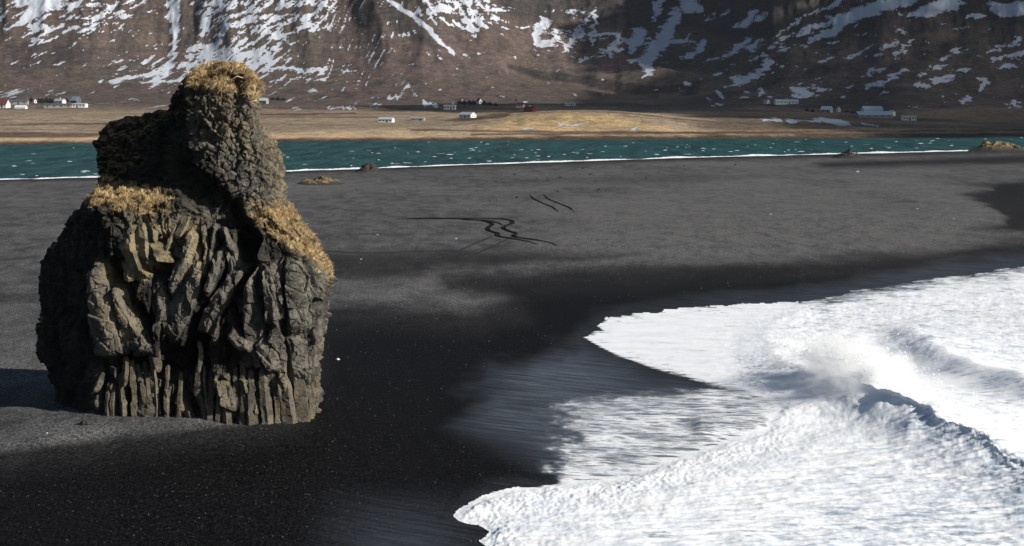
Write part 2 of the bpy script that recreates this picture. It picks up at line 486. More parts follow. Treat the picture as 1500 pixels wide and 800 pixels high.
warpn = t.node('ShaderNodeTexNoise'); t.l.new(t.dirpos(-14, 2.2, 1.0), warpn.inputs['Vector']); warpn.inputs['Scale'].default_value = .5; warpn.inputs['Detail'].default_value = 4
wv_add = t.node('ShaderNodeVectorMath', operation='MULTIPLY_ADD'); t.l.new(warpn.outputs['Color'], wv_add.inputs[0]); wv_add.inputs[1].default_value = (2.2, 2.2, 0); t.l.new(t.dirpos(-14, 2.2, 1.0), wv_add.inputs[2])
lace = t.voro(wv_add.outputs[0], .9, 'DISTANCE_TO_EDGE')
lace2 = t.voro(wv_add.outputs[0], 2.6, 'DISTANCE_TO_EDGE')
na = t.noise(t.dirpos(-12, 3.0, 1.0), .9, 7, 0.72, 0.6)
nb_ = t.noise(t.dirpos(-20, 9.0, .8), 1.2, 6, 0.75)
hole = t.math('ADD', t.ramp(lace, 0.06, 0.42, 0, .42), t.ramp(lace2, 0.05, 0.40, 0, .22))
thr = t.math('ADD', t.math('MULTIPLY', t.math('SUBTRACT', na, 0.5), 1.2), t.math('MULTIPLY', t.math('SUBTRACT', nb_, 0.5), 0.9))
thr = t.math('SUBTRACT', thr, hole)
fineg = t.noise(t.dirpos(-20, 2.5, .8), 3.6, 5, 0.85)
thr = t.math('ADD', thr, t.math('MULTIPLY', t.math('SUBTRACT', fineg, 0.5), 1.1))
mask = t.ramp(t.math('ADD', fo, thr), 0.12, 0.80)
fcol = t.mix(t.ramp(t.noise(t.dirpos(-12, 2.5, 1.0), 0.42, 7, 0.7), 0.32, 0.62), (0.74, 0.78, 0.84), (0.90, 0.90, 0.90))
milky = t.mix(t.ramp(fo, .2, .75), (0.045, 0.10, 0.14), (0.46, 0.54, 0.62))
ve = t.attr('veil')
wcol = t.mix(dp, t.mix(ve, (0.050, 0.057, 0.070), (0.33, 0.36, 0.42)), milky)
fb = t.math('ADD', t.math('MULTIPLY', t.noise(p, 1.6, 6, 0.7), 1.0), t.math('MULTIPLY', t.noise(p, 7.0, 4, 0.7), 0.45))
nrm = t.bump(fb, 0.10, 0.15)
M_foam = t.p(Alpha=t.math('MAXIMUM', t.math('MAXIMUM', mask, t.math('MULTIPLY', ve, .6)), t.ramp(dp, .05, .5)), color=t.mix(mask, wcol, fcol), rough=t.mix(mask, (0.25,) * 3, (0.85,) * 3), normal=nrm, spec=t.mix(mask, (0.5,) * 3, (0.15,) * 3))
sea = mesh_np('surf_water', np.stack([SXd, SY, Wz], -1)[used], remap[Fq], M_foam, attrs={'foam': foam[used], 'deep': deep[used], 'veil': veil[used]})
tag(sea, 'white foaming surf rolling up the black beach', 'water', kind='structure')
M_ocean = simple('open_sea', (0.02, 0.06, 0.08), 0.25, 0.3, 0.2, 0.5)
oc = mesh_py('sea', [(60, -3000, -0.9), (30000, -3000, -0.9), (30000, 700, -0.9), (500, 700, -0.9), (200, 330, -.9), (60, 60, -0.9)], [(0, 1, 2, 3, 4, 5)], M_ocean)
tag(oc, kind='structure')

# ------------------------------------------------------------------ lagoon
lp = np.linspace(-900, 2400, 170)
ln = np.interp(lp, nsx, nsy); lf = np.interp(lp, fsx, fsy)
V = []
NL = 40
for k in range(NL):
    f_ = k / (NL - 1)
    yy = (ln + 2.5) * (1 - f_) + (lf - 1.2) * f_
    x, y, z = at_z(lp, yy, LAGZ)
    V.append(np.stack([x, y, z], -1))
V = np.concatenate(V)
t = NT('lagoon_water')
p = t.pos()
wv = t.math('ADD', t.noise(t.pos((0.5, 0.12, 1)), 1.0, 6, 0.7), t.math('MULTIPLY', t.noise(t.pos((0.12, 0.02, 1)), 1.0, 4, 0.6), 0.8))
wc = t.mix(t.ramp(wv, 0.66, 1.12), (0.003, 0.022, 0.024), (0.024, 0.092, 0.088))
M_lag = t.p(color=wc, rough=0.5, spec=0.10, normal=t.bump(wv, 0.9, 1.2))
lag = mesh_np('lagoon_water', V, grid_faces(NL, len(lp)), M_lag)
tag(lag, kind='structure')
M_white = simple('white_foam', (0.80, 0.82, 0.83), 0.85, 0.06, 1.0, 0.1)
# breaking line along the near shore
sx = np.concatenate([np.linspace(-300, -20, 20), np.linspace(-15, 1515, 700), np.linspace(1520, 2000, 30)])
syv = np.interp(sx, nsx, nsy)
prof = [(-6.0, -.1), (-3.2, .18), (-1.0, .55), (0.6, .62), (2.4, .22), (5.0, .05), (7.0, -.15)]
Vs = []
bx, by, _ = at_z(sx, syv, LAGZ)
wvar = 0.75 * np.clip(0.72 + 1.1 * fbm(sx / 60, sx * 0, oct=4, seed=61), 0.18, 1.6)
off = 5 * fbm(sx / 40, sx * 0 + 5, oct=4, seed=62)
for k, (dy, dz) in enumerate(prof):
    nn = fbm(sx / 3.0, sx * 0 + k * 3.3, oct=3, seed=63)
    Vs.append(np.stack([bx, by + off + dy * (0.6 + .6 * wvar) + nn, LAGZ + dz * wvar * (1.0 + .5 * nn)], -1))
so = mesh_np('shore_foam', np.concatenate(Vs), grid_faces(len(prof), len(sx)), M_white)
tag(so, 'long thin white line of foam along the near lagoon shore', 'foam', kind='stuff')
# whitecaps: short lumps of foam on wave crests
Vw, Fw = [], []
for i in range(190):
    q = rng.random() ** 0.9
    cpx = rng.uniform(-60, 1560)
    yy = np.interp(cpx, nsx, nsy) * q + np.interp(cpx, fsx, fsy) * (1 - q) - 1.0
    if yy > np.interp(cpx, nsx, nsy) - 4 or yy < np.interp(cpx, fsx, fsy) + 2: continue
    x, y, z = at_z(cpx, yy, LAGZ)
    L = rng.uniform(0.3, 1.3) * (1.0 if rng.random() < .75 else 1.7); wd = rng.uniform(.35, .8); hh = rng.uniform(.05, .22)
    n = 7; b0 = len(Vw)
    for k in range(n):
        u = k / (n - 1) * 2 - 1
        tp = max(0.05, 1 - u * u); jit = rng.uniform(-.25, .25)
        Vw += [(x + u * L, y - wd * tp + jit, z - .05), (x + u * L, y + jit, z + hh * tp * rng.uniform(.6, 1.1)), (x + u * L, y + wd * 1.6 * tp + jit, z - .05)]
    for k in range(n - 1):
        a = b0 + k * 3
        Fw += [(a, a + 3, a + 4, a + 1), (a + 1, a + 4, a + 5, a + 2)]
wcp = mesh_np('whitecaps', np.array(Vw), np.array(Fw), M_white)
tag(wcp, 'small white wave crests scattered over the teal lagoon', 'foam', kind='stuff')

# ------------------------------------------------------------------ far shore, fields and mountain
def far_shore_y(u):
    py = np.interp(u, fsx, fsy)
    return at_z(750 + 0 * u, py, LAGZ)[1]

RAVINE = [(745, 97), (790, 110), (850, 116), (905, 128), (960, 132), (1010, 127)]
def far_h(x, y):
    u = CX + F * x / np.maximum(y, 1)
    s = y - far_shore_y(u)
    z = LAGZ - 2 + 2.0 * sstep(-8, 1, s) + 1.3 * sstep(0, 9, s)
    foot = np.interp(u, [-900, 0, 250, 450, 620, 760, 900, 1020, 1150, 1320, 1500, 2400], [1700, 1690, 1700, 1660, 1640, 1700, 1730, 1640, 1520, 1450, 1450, 1400])
    z = z + 0.0275 * np.clip(s, 0, foot - 1080) + 0.5 * fbm(x / 60, y / 60, oct=3, seed=71) * sstep(20, 90, s) + .25 * fbm(x / 9, y / 14, oct=3, seed=72) * sstep(5, 40, s)
    # knoll with the red house
    hx = (x - 42) / 66.0; hy = (y - 1235) / 85.0
    z = z + 8.6 * np.exp(-(np.abs(hx) ** 2.6) - (np.abs(hy) ** 2.2)) 
    hx = (x - 180) / 120.0; hy = (y - 1260) / 80.0
    z = z + 3.4 * np.exp(-(hx ** 2) - (hy ** 2))
    spur = (fbm(u / 210 + (y - 1700) / 2600, y / 1500, oct=2, seed=74, ridged=True)) * 42
    gul = fbm(u / 62 + (y - 1700) / 1400 * np.interp(u, [0, 500, 900, 1500], [-1.0, 1.2, -.8, 2.6]), y / 260, oct=4, seed=75, ridged=True, gain=.45) * 11
    shape = np.interp(u, [-900, 0, 140, 250, 330, 470, 560, 640, 760, 900, 990, 1100, 1250, 1400, 1500, 2400], [0, 12, 15, -18, 8, 20, 38, 16, -20, -45, -50, 0, 30, 25, 40, 30])
    e = y - foot
    grow = sstep(60, 430, e)
    e2 = e + (spur + shape + gul) * grow
    soft = lambda a, w: np.logaddexp(0, a / w) * w
    zm = 0.10 * soft(e2 - 20, 18) + 0.16 * soft(e2 - 170, 22) + 0.24 * soft(e2 - 300, 28) - 0.46 * soft(e2 - 1150, 90)
    z = z + zm + 2.4 * fbm(x / 22, y / 34, oct=5, seed=77, ridged=True) * sstep(200, 460, e) + 2.2 * fbm(x / 70, y / 90, oct=3, seed=78) * grow
    px, py = proj(x, y, z)
    d, _ = polydist(px, py, RAVINE)
    return z - 7.0 * np.exp(-(d / 9.0) ** 2)

ry = np.concatenate([np.linspace(860, 1130, 80)[:-1], np.linspace(1130, 1650, 95)[:-1], np.linspace(1650, 2330, 270)[:-1], np.linspace(2330, 3700, 40)])
cu = np.concatenate([np.linspace(-900, -40, 45)[:-1], np.linspace(-40, 1540, 800)[:-1], np.linspace(1540, 2400, 45)])
U, YY = np.meshgrid(cu, ry)
FX = ((U - CX) / F * YY).ravel(); FY = YY.ravel()
FZ = far_h(FX, FY)
fpx, fpy = proj(FX, FY, FZ)
# ---- snow left in gullies and hollows
na = fbm(FX / 30, FZ / 9.0, oct=5, seed=81, gain=.65)
wq = 9 * perlin(FX / 45, FZ / 30, None, 87)
ta_ = np.interp(CX + F * FX / FY, [-100, 480, 600, 720, 2000], [.72, .72, -.55, -.2, -.2])
ca_, sa_ = np.cos(ta_), np.sin(ta_)
nh = fbm((FX * ca_ + FZ * sa_ + wq) / 19, (-FX * sa_ + FZ * ca_ + wq) / 6.5, oct=5, seed=82, gain=.72)
diag = fbm((FX + FZ * np.interp(fpx, [0, 500, 800, 1000, 1500], [.2, .8, 0.0, -1.4, -2.0])) / 16, FZ / 13.0, oct=4, seed=83, gain=.6)
def reg(poly, soft): return sstep(-soft, soft, sdist(fpx + 14 * na, fpy + 6 * na, poly))
snow = np.full(len(FX), -0.62)
snow += 0.55 * reg([(-300, -60), (215, -60), (205, 20), (175, 48), (110, 55), (50, 62), (20, 40), (-300, 45)], 16)
snow += 0.62 * reg([(275, -60), (505, -60), (500, 40), (455, 55), (415, 80), (370, 110), (300, 112), (265, 100), (290, 40)], 16)
snow += 0.30 * reg([(150, 90), (300, 70), (520, 95), (510, 118), (330, 125), (150, 125)], 10)
snow += 0.68 * reg([(580, -60), (720, -60), (728, 30), (700, 56), (655, 40), (610, 22)], 10)
snow += 0.34 * reg([(760, 20), (830, 12), (920, 50), (990, 50), (1010, 80), (900, 92), (800, 82), (765, 64)], 12)
snow += 0.18 * reg([(980, 40), (1500, 50), (1600, 150), (1050, 150)], 25)
snow += 0.06 * reg([(-300, 60), (560, 60), (560, 150), (-300, 150)], 20)
snow += 0.30 * reg([(1290, -10), (1600, -20), (1600, 30), (1420, 24), (1300, 24)], 12)
amp = np.interp(fpx, [0, 560, 760, 1000], [1, 1, .75, .55])
snow += amp * (0.95 * nh + 0.55 * na) + np.interp(fpx, [0, 520, 640, 900, 1000, 1600], [.1, .15, .5, .7, .95, .95]) * diag
STROKES = [([(250, -20), (253, 12), (257, 38), (255, 62), (252, 84), (240, 106)], [13, 10, 8, 5, 4, 7]),
           ([(70, -15), (52, 12), (32, 32), (8, 44)], [30, 14, 4, 2]),
           ([(240, 106), (200, 112), (160, 120)], [3, 2.5, 2]), ([(205, 121), (280, 119)], [1.6, 1.6]),
           ([(569, 0), (600, 20), (632, 47), (663, 79)], [3, 4, 4, 2.5]),
           ([(382, 104), (398, 99), (440, 101), (445, 108)], [2.2, 2, 2.2, 2]),
           ([(972, -10), (962, 12), (955, 28)], [9, 7, 3]), ([(1012, -8), (1005, 8), (1030, 14)], [18, 12, 4]),
           ([(988, 18), (984, 34), (975, 50), (958, 74), (944, 88), (950, 102), (938, 112)], [9, 9, 10, 12, 9, 7, 2]),
           ([(938, 50), (930, 66), (922, 76)], [11, 8, 3]), ([(860, 20), (848, 42), (836, 62), (824, 76)], [2, 4, 4, 3]),
           ([(872, 14), (868, 36), (866, 66)], [3, 3, 2]), ([(800, 34), (782, 50), (788, 64), (812, 60)], [8, 5, 6, 3]),
           ([(905, 52), (897, 70), (893, 84)], [5, 4, 2]), ([(908, 70), (880, 80), (850, 90)], [3, 2, 2]),
           ([(1105, 18), (1090, 36), (1078, 40)], [7, 5, 2]), ([(1100, 58), (1088, 62), (1062, 80), (1030, 92)], [3, 5, 3, 1.5]),
           ([(1120, 60), (1098, 74)], [2, 3]), ([(1030, 62), (1015, 80), (1000, 86)], [6, 5, 2]),
           ([(1128, 92), (1112, 108), (1090, 118), (1060, 127)], [6, 6, 4, 2]), ([(1118, 80), (1100, 90)], [3, 2]),
           ([(1335, -5), (1280, 12), (1238, 28), (1215, 48), (1180, 60)], [9, 10, 12, 6, 2]), ([(1395, 2), (1362, 16), (1330, 22)], [12, 11, 3]),
           ([(1232, 22), (1190, 42), (1165, 52)], [3, 5, 2]), ([(1240, 0), (1180, 24), (1132, 55)], [3, 2, 1.5]),
           ([(1510, 10), (1470, 16), (1455, 10)], [13, 11, 8]), ([(1312, 62), (1300, 70), (1292, 72)], [5, 3, 2]),
           ([(1338, 58), (1322, 72), (1310, 86)], [2.5, 2.5, 1.5]), ([(1275, 66), (1252, 82)], [2.5, 2]), ([(1280, 102), (1262, 114)], [4, 1.5]),
           ([(1312, 112), (1290, 122), (1270, 131)], [2.5, 3, 1.5]), ([(1494, 54), (1470, 68), (1446, 77)], [2.5, 3.5, 2]), ([(1484, 95), (1462, 100)], [3.5, 2]),
           ([(1390, 110), (1368, 120)], [6, 4]), ([(1445, 122), (1436, 132)], [4, 3]), ([(1418, 144), (1412, 150)], [5, 5]), ([(1195, 124), (1170, 133)], [2, 1.5]), ([(1162, 132), (1190, 136), (1160, 140)], [4, 3, 3]),
           ([(1492, 149), (1475, 157)], [2, 2]), ([(1116, 132), (1110, 137)], [4, 3]), ([(1118, 175), (1140, 174)], [3, 2]), ([(1150, 176), (1165, 177)], [2.5, 2]), ([(1172, 177), (1200, 175), (1230, 178), (1244, 181)], [2, 2.6, 2.4, 1.2]),
           ([(1265, 183), (1285, 186)], [1.6, 1.2]), ([(1050, 135), (1060, 145)], [3, 2]), ([(818, 182), (850, 181)], [2.0, 1.6]), ([(920, 187), (935, 188)], [2, 1.4]), ([(765, 187), (780, 187)], [1.4, 1]),
           ([(568, 145), (585, 142)], [1.6, 1.8]), ([(542, 155), (558, 152)], [1.2, 1.6]), ([(620, 155), (636, 152)], [2.4, 3]), ([(455, 135), (465, 132)], [1.2, 1.6]), ([(480, 158), (520, 158)], [1.2, 1.2]),
           ([(500, 105), (520, 103)], [1.5, 1.2]), ([(430, 160), (440, 159)], [1.4, 1.2]), ([(188, 145), (200, 145)], [1.5, 1.4])]
stroke = np.zeros(len(FX))
for pts, w in STROKES:
    d, bw = polydist(fpx + 8 * nh + 4 * diag, fpy + 5.0 * nh + 2 * na, pts, w)
    stroke = np.maximum(stroke, sstep(1.35, .45, d / np.maximum(bw, .5)))
snow = np.maximum(sstep(-.05, .12, snow) * sstep(165, 150, fpy), stroke)
snow *= (FY > 1120)
# ---- ground cover
dist = FY - far_shore_y(CX + F * FX / FY)
k1 = fbm(FX / 90, FY / 130, oct=4, seed=91); k2 = fbm(FX / 18, FY / 40, oct=4, seed=92)
def c3(r, g_, b): return np.array([r, g_, b])[None, :]
def lerp(a, b, k): return a + (b - a) * k[:, None]
colr = lerp(c3(.112, .084, .076) + 0 * FX[:, None], c3(.092, .076, .064), sstep(-.4, .5, k1 + .6 * k2))              # moor
colr = lerp(colr, c3(.052, .044, .043), sstep(.1, .7, k2 - .5 * k1) * .7)
upper = sstep(70, 15, fpy + 25 * k1)
colr = lerp(colr, c3(.075, .060, .052), upper * .6)
grass = sstep(152, 168, fpy + 8 * k1)
colr = lerp(colr, lerp(c3(.37, .285, .205) + 0 * FX[:, None], c3(.275, .220, .150), sstep(-.4, .4, k1 - .5 * k2)), grass * .85)
strip = fbm(FX / 300, FY / 22, oct=3, seed=93)
colr = lerp(colr, c3(.105, .066, .046), grass * sstep(.12, .42, strip) * .75)
colr = lerp(colr, c3(.105, .082, .062), sstep(980, 1060, fpx + 40 * k1) * grass * .75)
knoll = sstep(-4, 8, sdist(fpx + 12 * k2, fpy + 3 * k2, [(690, 190), (730, 176), (770, 166), (840, 162), (890, 166), (940, 176), (985, 186), (985, 193), (700, 196)]))
colr = lerp(colr, lerp(c3(.50, .350, .180) + 0 * FX[:, None], c3(.32, .235, .12), sstep(-.2, .5, k2)), knoll * .85)
gold = sstep(4, 22, dist + 8 * k2) * sstep(np.interp(fpx, [0, 600, 900, 1500], [95, 130, 90, 60]), 30, dist + 20 * k1)
colr = lerp(colr, c3(.55, .390, .240), gold * np.interp(fpx, [0, 700, 1000, 1500], [.85, .75, .55, .3]))
colr = lerp(colr, c3(.07, .045, .030), sstep(10, 3, dist + 4 * k2))  # shadow of the shore bank painted as a dark line
seam = sdist(fpx, fpy + 2 * k2, [(-100, 193), (60, 194), (200, 196), (120, 201), (-100, 203)])
colr = lerp(colr, c3(.075, .045, .035), sstep(-1.5, 1.5, seam) * .8)
slit = sdist(fpx + 4 * k2, fpy + 2 * k2, [(640, 178), (680, 171), (735, 166), (755, 163), (742, 172), (690, 178)])
colr = lerp(colr, c3(.075, .048, .032), sstep(-1.5, 2, slit) * .85)
for pts, w in [([(600, 190), (760, 193), (1000, 194), (1500, 191)], 1.3), ([(690, 197), (1010, 195), (1500, 197)], 1.4), ([(380, 158), (620, 160), (760, 160)], .9), ([(0, 183), (300, 180)], .9), ([(380, 168), (520, 166)], 1.0)]:
    d, _ = polydist(fpx + 6 * k2, fpy + 1.5 * k2, pts)
    colr = lerp(colr, c3(.07, .046, .034), sstep(w + .8, w * .4, d) * .8)
d, bw = polydist(fpx + 6 * k2, fpy + 3 * k2, RAVINE, [3, 6, 7, 9, 6, 3])
colr = lerp(colr, c3(.036, .033, .034), sstep(1.3, .6, d / bw) * .8)
def dark(poly, soft, amt, c=c3(.044, .040, .042)):
    global colr
    colr = lerp(colr, c, sstep(-soft, soft, sdist(fpx + 16 * k2 + 6 * nh, fpy + 8 * k2 + 4 * nh, poly)) * amt)
dark([(690, -60), (1120, -60), (1180, 20), (1140, 52), (1060, 58), (1010, 40), (900, 45), (850, 25), (790, 38), (740, 20)], 8, .85)
dark([(1180, -60), (1600, -60), (1600, 34), (1400, 38), (1290, 52), (1200, 70), (1150, 60)], 9, .65)
dark([(545, -5), (575, 5), (600, 35), (645, 70), (610, 62), (560, 35)], 6, .7)
dark([(10, 62), (60, 58), (110, 60), (140, 72), (135, 88), (80, 100), (10, 100)], 6, .6)
dark([(1115, 90), (1150, 70), (1165, 95), (1130, 125), (1105, 118)], 5, .75)
dark([(1320, 60), (1390, 58), (1400, 75), (1340, 95)], 6, .6)
t = NT('moor_and_snow')
p = t.pos()
sn = t.attr('snow'); gc = t.attr('ground', True)
fine = t.noise(t.pos((0.30, 0.30, 0.9)), 1.0, 6, 0.72)
fine2 = t.noise(t.pos((0.08, 0.08, 0.2)), 1.0, 5, 0.65)
g1 = t.mix(1.0, gc, t.mix(t.ramp(fine, 0.3, 0.7), (0.55, 0.56, 0.58), (1.35, 1.32, 1.28)), 'MULTIPLY')
g1 = t.mix(1.0, g1, t.mix(t.ramp(fine2, 0.3, 0.7), (0.72, 0.75, 0.8), (1.2, 1.18, 1.12)), 'MULTIPLY')
sm = t.ramp(t.math('ADD', sn, t.math('MULTIPLY', t.math('SUBTRACT', fine, 0.5), 1.3)), 0.28, 0.80)
M_moor = t.p(color=t.mix(sm, g1, (0.46, 0.49, 0.54)), rough=0.95, spec=0.05, normal=t.bump(t.math('ADD', fine2, t.math('MULTIPLY', fine, 0.4)), 0.5, 2.0))
mt = mesh_np('mountain_terrain', np.stack([FX, FY, FZ], -1), grid_faces(len(ry), len(cu)), M_moor, attrs={'snow': snow, 'ground': colr})
tag(mt, kind='structure')

def far_pt(px, py):
    """first point of the far land on the sight line of a pixel"""
    dx, dy, dz = ray(px, py)
    ys = np.arange(1040, 2300, 1.0)
    tt = ys / dy
    zz = CAMH + dz * tt
    hit = np.nonzero(zz <= far_h(dx * tt, ys))[0]
    i = hit[0] if len(hit) else len(ys) - 1
    return float(dx * tt[i]), float(ys[i]), float(far_h(np.array([dx * tt[i]]), np.array([ys[i]]))[0])

def nth(k):
    return ('first second third fourth fifth sixth seventh eighth ninth tenth eleventh twelfth thirteenth fourteenth fifteenth sixteenth seventeenth eighteenth nineteenth twentieth twenty-first twenty-second twenty-third').split()[k]

# ------------------------------------------------------------------ sea stack
Y0 = 143.0
# row: left rim, crease, front-left corner, front middle, front right, right rim, back right, back, back left   (pixel, metres behind the front)
SECT = {
    95:  [(306, 9), (308, 8.6), (312, 7.5), (330, 6.8), (346, 7.5), (354, 9), (350, 11), (330, 12), (312, 11)],
    103: [(292, 9), (293, 8.6), (299, 6.8), (330, 5.9), (354, 6.6), (364, 9), (357, 12.5), (328, 13.5), (298, 12.5)],
    118: [(276, 9.5), (274, 8.6), (283, 6.3), (326, 5.2), (362, 6.0), (373, 9), (363, 13), (325, 14), (285, 13)],
    135: [(258, 10), (262, 8.8), (278, 6.0), (326, 4.8), (366, 5.8), (378, 9), (366, 13.5), (324, 14.5), (276, 13.5)],
    156: [(250, 10), (262, 8.6), (277, 5.6), (326, 4.4), (366, 5.4), (377, 9), (368, 14), (324, 15), (270, 14)],
    165: [(243, 11), (262, 8.6), (277, 5.5), (326, 4.3), (366, 5.3), (378, 9), (368, 14), (322, 15), (262, 14)],
    173: [(196, 11.8), (258, 8.6), (277, 5.4), (326, 4.2), (366, 5.2), (378, 9), (370, 14), (320, 15), (230, 14)],
    182: [(166, 11.8), (250, 8.6), (277, 5.3), (326, 4.1), (368, 5.2), (380, 9), (374, 14), (320, 15.5), (210, 15)],
    200: [(143, 11.2), (240, 8.4), (277, 5.2), (327, 4.0), (372, 5.2), (392, 9), (384, 14), (320, 16), (200, 15.5)],
    216: [(135, 10.8), (235, 8.3), (277, 5.0), (328, 3.8), (376, 5.1), (404, 9), (392, 14), (315, 16), (195, 15.5)],
    236: [(144, 10.4), (232, 8.2), (278, 4.9), (330, 3.7), (380, 5.0), (410, 9), (398, 14), (310, 16.5), (190, 16)],
    262: [(147, 10.0), (225, 7.8), (279, 4.7), (332, 3.4), (384, 4.8), (413, 8.8), (402, 14), (305, 17), (185, 16)],
    276: [(140, 9.6), (205, 7.2), (278, 4.5), (332, 3.3), (386, 4.6), (415, 8.6), (405, 14), (300, 17), (180, 16)],
    287: [(129, 9.2), (160, 5.2), (262, 4.2), (332, 3.2), (387, 4.2), (415, 8.2), (408, 14), (295, 17), (175, 16)],
    298: [(121, 8.8), (146, 3.4), (243, 2.9), (332, 3.0), (388, 3.9), (416, 8.0), (410, 14), (290, 17), (170, 16)],
    312: [(107, 8.5), (146, 2.9), (225, 2.2), (332, 2.7), (392, 3.2), (426, 7.6), (420, 14), (285, 17.5), (165, 16)],
    330: [(95, 8.5), (146, 2.7), (218, 1.9), (330, 2.2), (402, 2.4), (441, 7.0), (432, 14), (280, 18), (155, 16.5)],
    352: [(82, 8.5), (145, 2.5), (216, 1.7), (328, 1.6), (412, 1.6), (456, 6.4), (446, 14), (275, 18), (145, 17)],
    378: [(68, 8.5), (143, 2.4), (216, 1.5), (324, 1.2), (426, 1.0), (470, 5.6), (458, 14), (270, 18), (135, 17)],
    392: [(65, 8.5), (143, 2.4), (216, 1.5), (322, 1.1), (430, 0.8), (481, 5.2), (466, 14), (270, 18), (130, 17)],
    410: [(63, 8.5), (143, 2.4), (218, 1.5), (318, 1.0), (432, 0.6), (484, 5.0), (470, 14), (270, 18), (128, 17)],
    440: [(62, 8.5), (143, 2.3), (220, 1.5), (314, 1.0), (428, 0.5), (478, 4.6), (466, 14), (268, 18), (128, 17)],
    474: [(61, 8.5), (144, 2.3), (220, 1.6), (312, 1.1), (422, 0.5), (469, 4.2), (458, 14), (266, 18), (128, 17)],
    520: [(58, 8.6), (150, 2.6), (222, 1.9), (312, 1.4), (416, 0.8), (461, 3.8), (450, 14), (264, 18), (128, 17)],
    545: [(66, 8.6), (146, 2.8), (222, 2.1), (312, 1.5), (416, 0.8), (460, 3.6), (450, 14), (264, 18), (130, 17)],
    566: [(76, 8.4), (142, 2.6), (222, 1.9), (312, 1.2), (416, 0.4), (459, 3.4), (450, 14), (264, 18), (132, 17)],
    600: [(83, 8.2), (140, 2.2), (222, 1.6), (312, 0.8), (416, 0.0), (459, 3.0), (450, 14), (264, 18), (134, 17)],
    660: [(92, 8.0), (140, 1.8), (222, 1.3), (312, 0.5), (416, -.3), (462, 2.6), (452, 14), (264, 18), (136, 17)],
}
skeys = np.array(sorted(SECT)); sarr = np.array([SECT[k] for k in skeys])          # (rows, 9, 2)
NR, NA = 520, 620
rows = np.linspace(95, 660, NR)
ctl = np.zeros((NR, 9, 2))
for j in range(9):
    for c in range(2):
        ctl[:, j, c] = np.interp(rows, skeys, sarr[:, j, c])
ksm = 3
ker = np.ones(2 * ksm + 1) / (2 * ksm + 1)
for j in range(9):
    for c in range(2):
        v = np.concatenate([np.full(ksm, ctl[0, j, c]), ctl[:, j, c], np.full(ksm, ctl[-1, j, c])])
        ctl[:, j, c] = np.convolve(v, ker, 'valid')
ta = np.concatenate([np.linspace(0, 5, int(NA * .82), endpoint=False), np.linspace(5, 9, NA - int(NA * .82), endpoint=False)])
i0 = np.floor(ta).astype(int); fr = (ta - i0)[None, :, None]
P0, P1, P2, P3 = (ctl[:, (i0 + k) % 9] for k in (-1, 0, 1, 2))
tens = 0.32
m1, m2 = tens * (P2 - P0), tens * (P3 - P1)
h00 = 2 * fr ** 3 - 3 * fr ** 2 + 1; h10 = fr ** 3 - 2 * fr ** 2 + fr; h01 = -2 * fr ** 3 + 3 * fr ** 2; h11 = fr ** 3 - fr ** 2
S = h00 * P1 + h10 * m1 + h01 * P2 + h11 * m2
x, y, z = at_y(S[:, :, 0], rows[:, None] + 0 * S[:, :, 0], Y0 + S[:, :, 1])
# back rows stay level with the front ones
zfront = at_y(300 + 0 * rows, rows, Y0 + 2.0)[2][:, None]
yb = S[:, :, 1]
wlev = sstep(9, 14, yb)
z = z * (1 - wlev) + zfront * wlev
G = np.stack([x, y, z], -1)
def gnorm(G):
    du = np.roll(G, -1, 1) - np.roll(G, 1, 1)
    dv = np.gradient(G, axis=0)
    n = np.cross(dv, du)
    n /= np.linalg.norm(n, axis=-1, keepdims=True) + 1e-9
    c = G.mean(axis=(0, 1))
    return n
Nn = gnorm(G)
ctr = G[:, :, :2].mean(axis=1, keepdims=True)
if ((G[:, :, :2] - ctr) * Nn[:, :, :2]).sum(-1).mean() < 0: Nn = -Nn
gp, gq = proj(G[..., 0], G[..., 1], G[..., 2])
front = sstep(0.15, -0.35, Nn[..., 1]) * (yb < 9.5)
flat = lambda a: a.reshape(-1)
SLABS = [([(146, 388), (150, 428), (158, 466), (166, 494), (178, 520)], [15, 24, 34, 48, 56], .5, .5),
         ([(172, 418), (184, 456), (200, 494), (214, 516)], [14, 24, 30, 30], .35, .3),
         ([(286, 340), (272, 384), (259, 410), (253, 432)], [15, 17, 17, 12], .7, .5), ([(292, 380), (280, 420), (266, 452), (246, 492)], [18, 28, 38, 26], .2, -.4),
         ([(229, 410), (235, 444), (246, 480)], [12, 26, 34], .0, .5), ([(353, 388), (336, 416), (320, 442), (308, 468), (300, 500)], [8, 18, 22, 26, 40], .8, .4),
         ([(322, 366), (316, 398), (304, 430)], [10, 13, 11], .6, .5), ([(328, 330), (340, 364), (350, 398)], [6, 7, 9], .9, .3), ([(338, 372), (341, 396), (333, 414)], [8, 14, 8], .6, .5), ([(300, 338), (303, 375), (300, 404)], [8, 9, 6], .4, .5),
         ([(316, 326), (312, 352), (309, 388)], [7, 8, 6], .4, .5), ([(368, 404), (367, 440), (360, 474)], [12, 16, 12], .3, .5), ([(396, 390), (402, 430), (404, 474)], [16, 28, 26], .35, .4), ([(428, 378), (436, 430), (440, 486)], [18, 34, 32], .5, .3),
         ([(340, 486), (354, 500), (374, 508)], [12, 16, 12], .6, .2), ([(384, 500), (396, 520), (406, 542)], [16, 24, 16], .4, .3), ([(434, 496), (438, 530), (442, 560)], [20, 28, 26], .3, .3)]
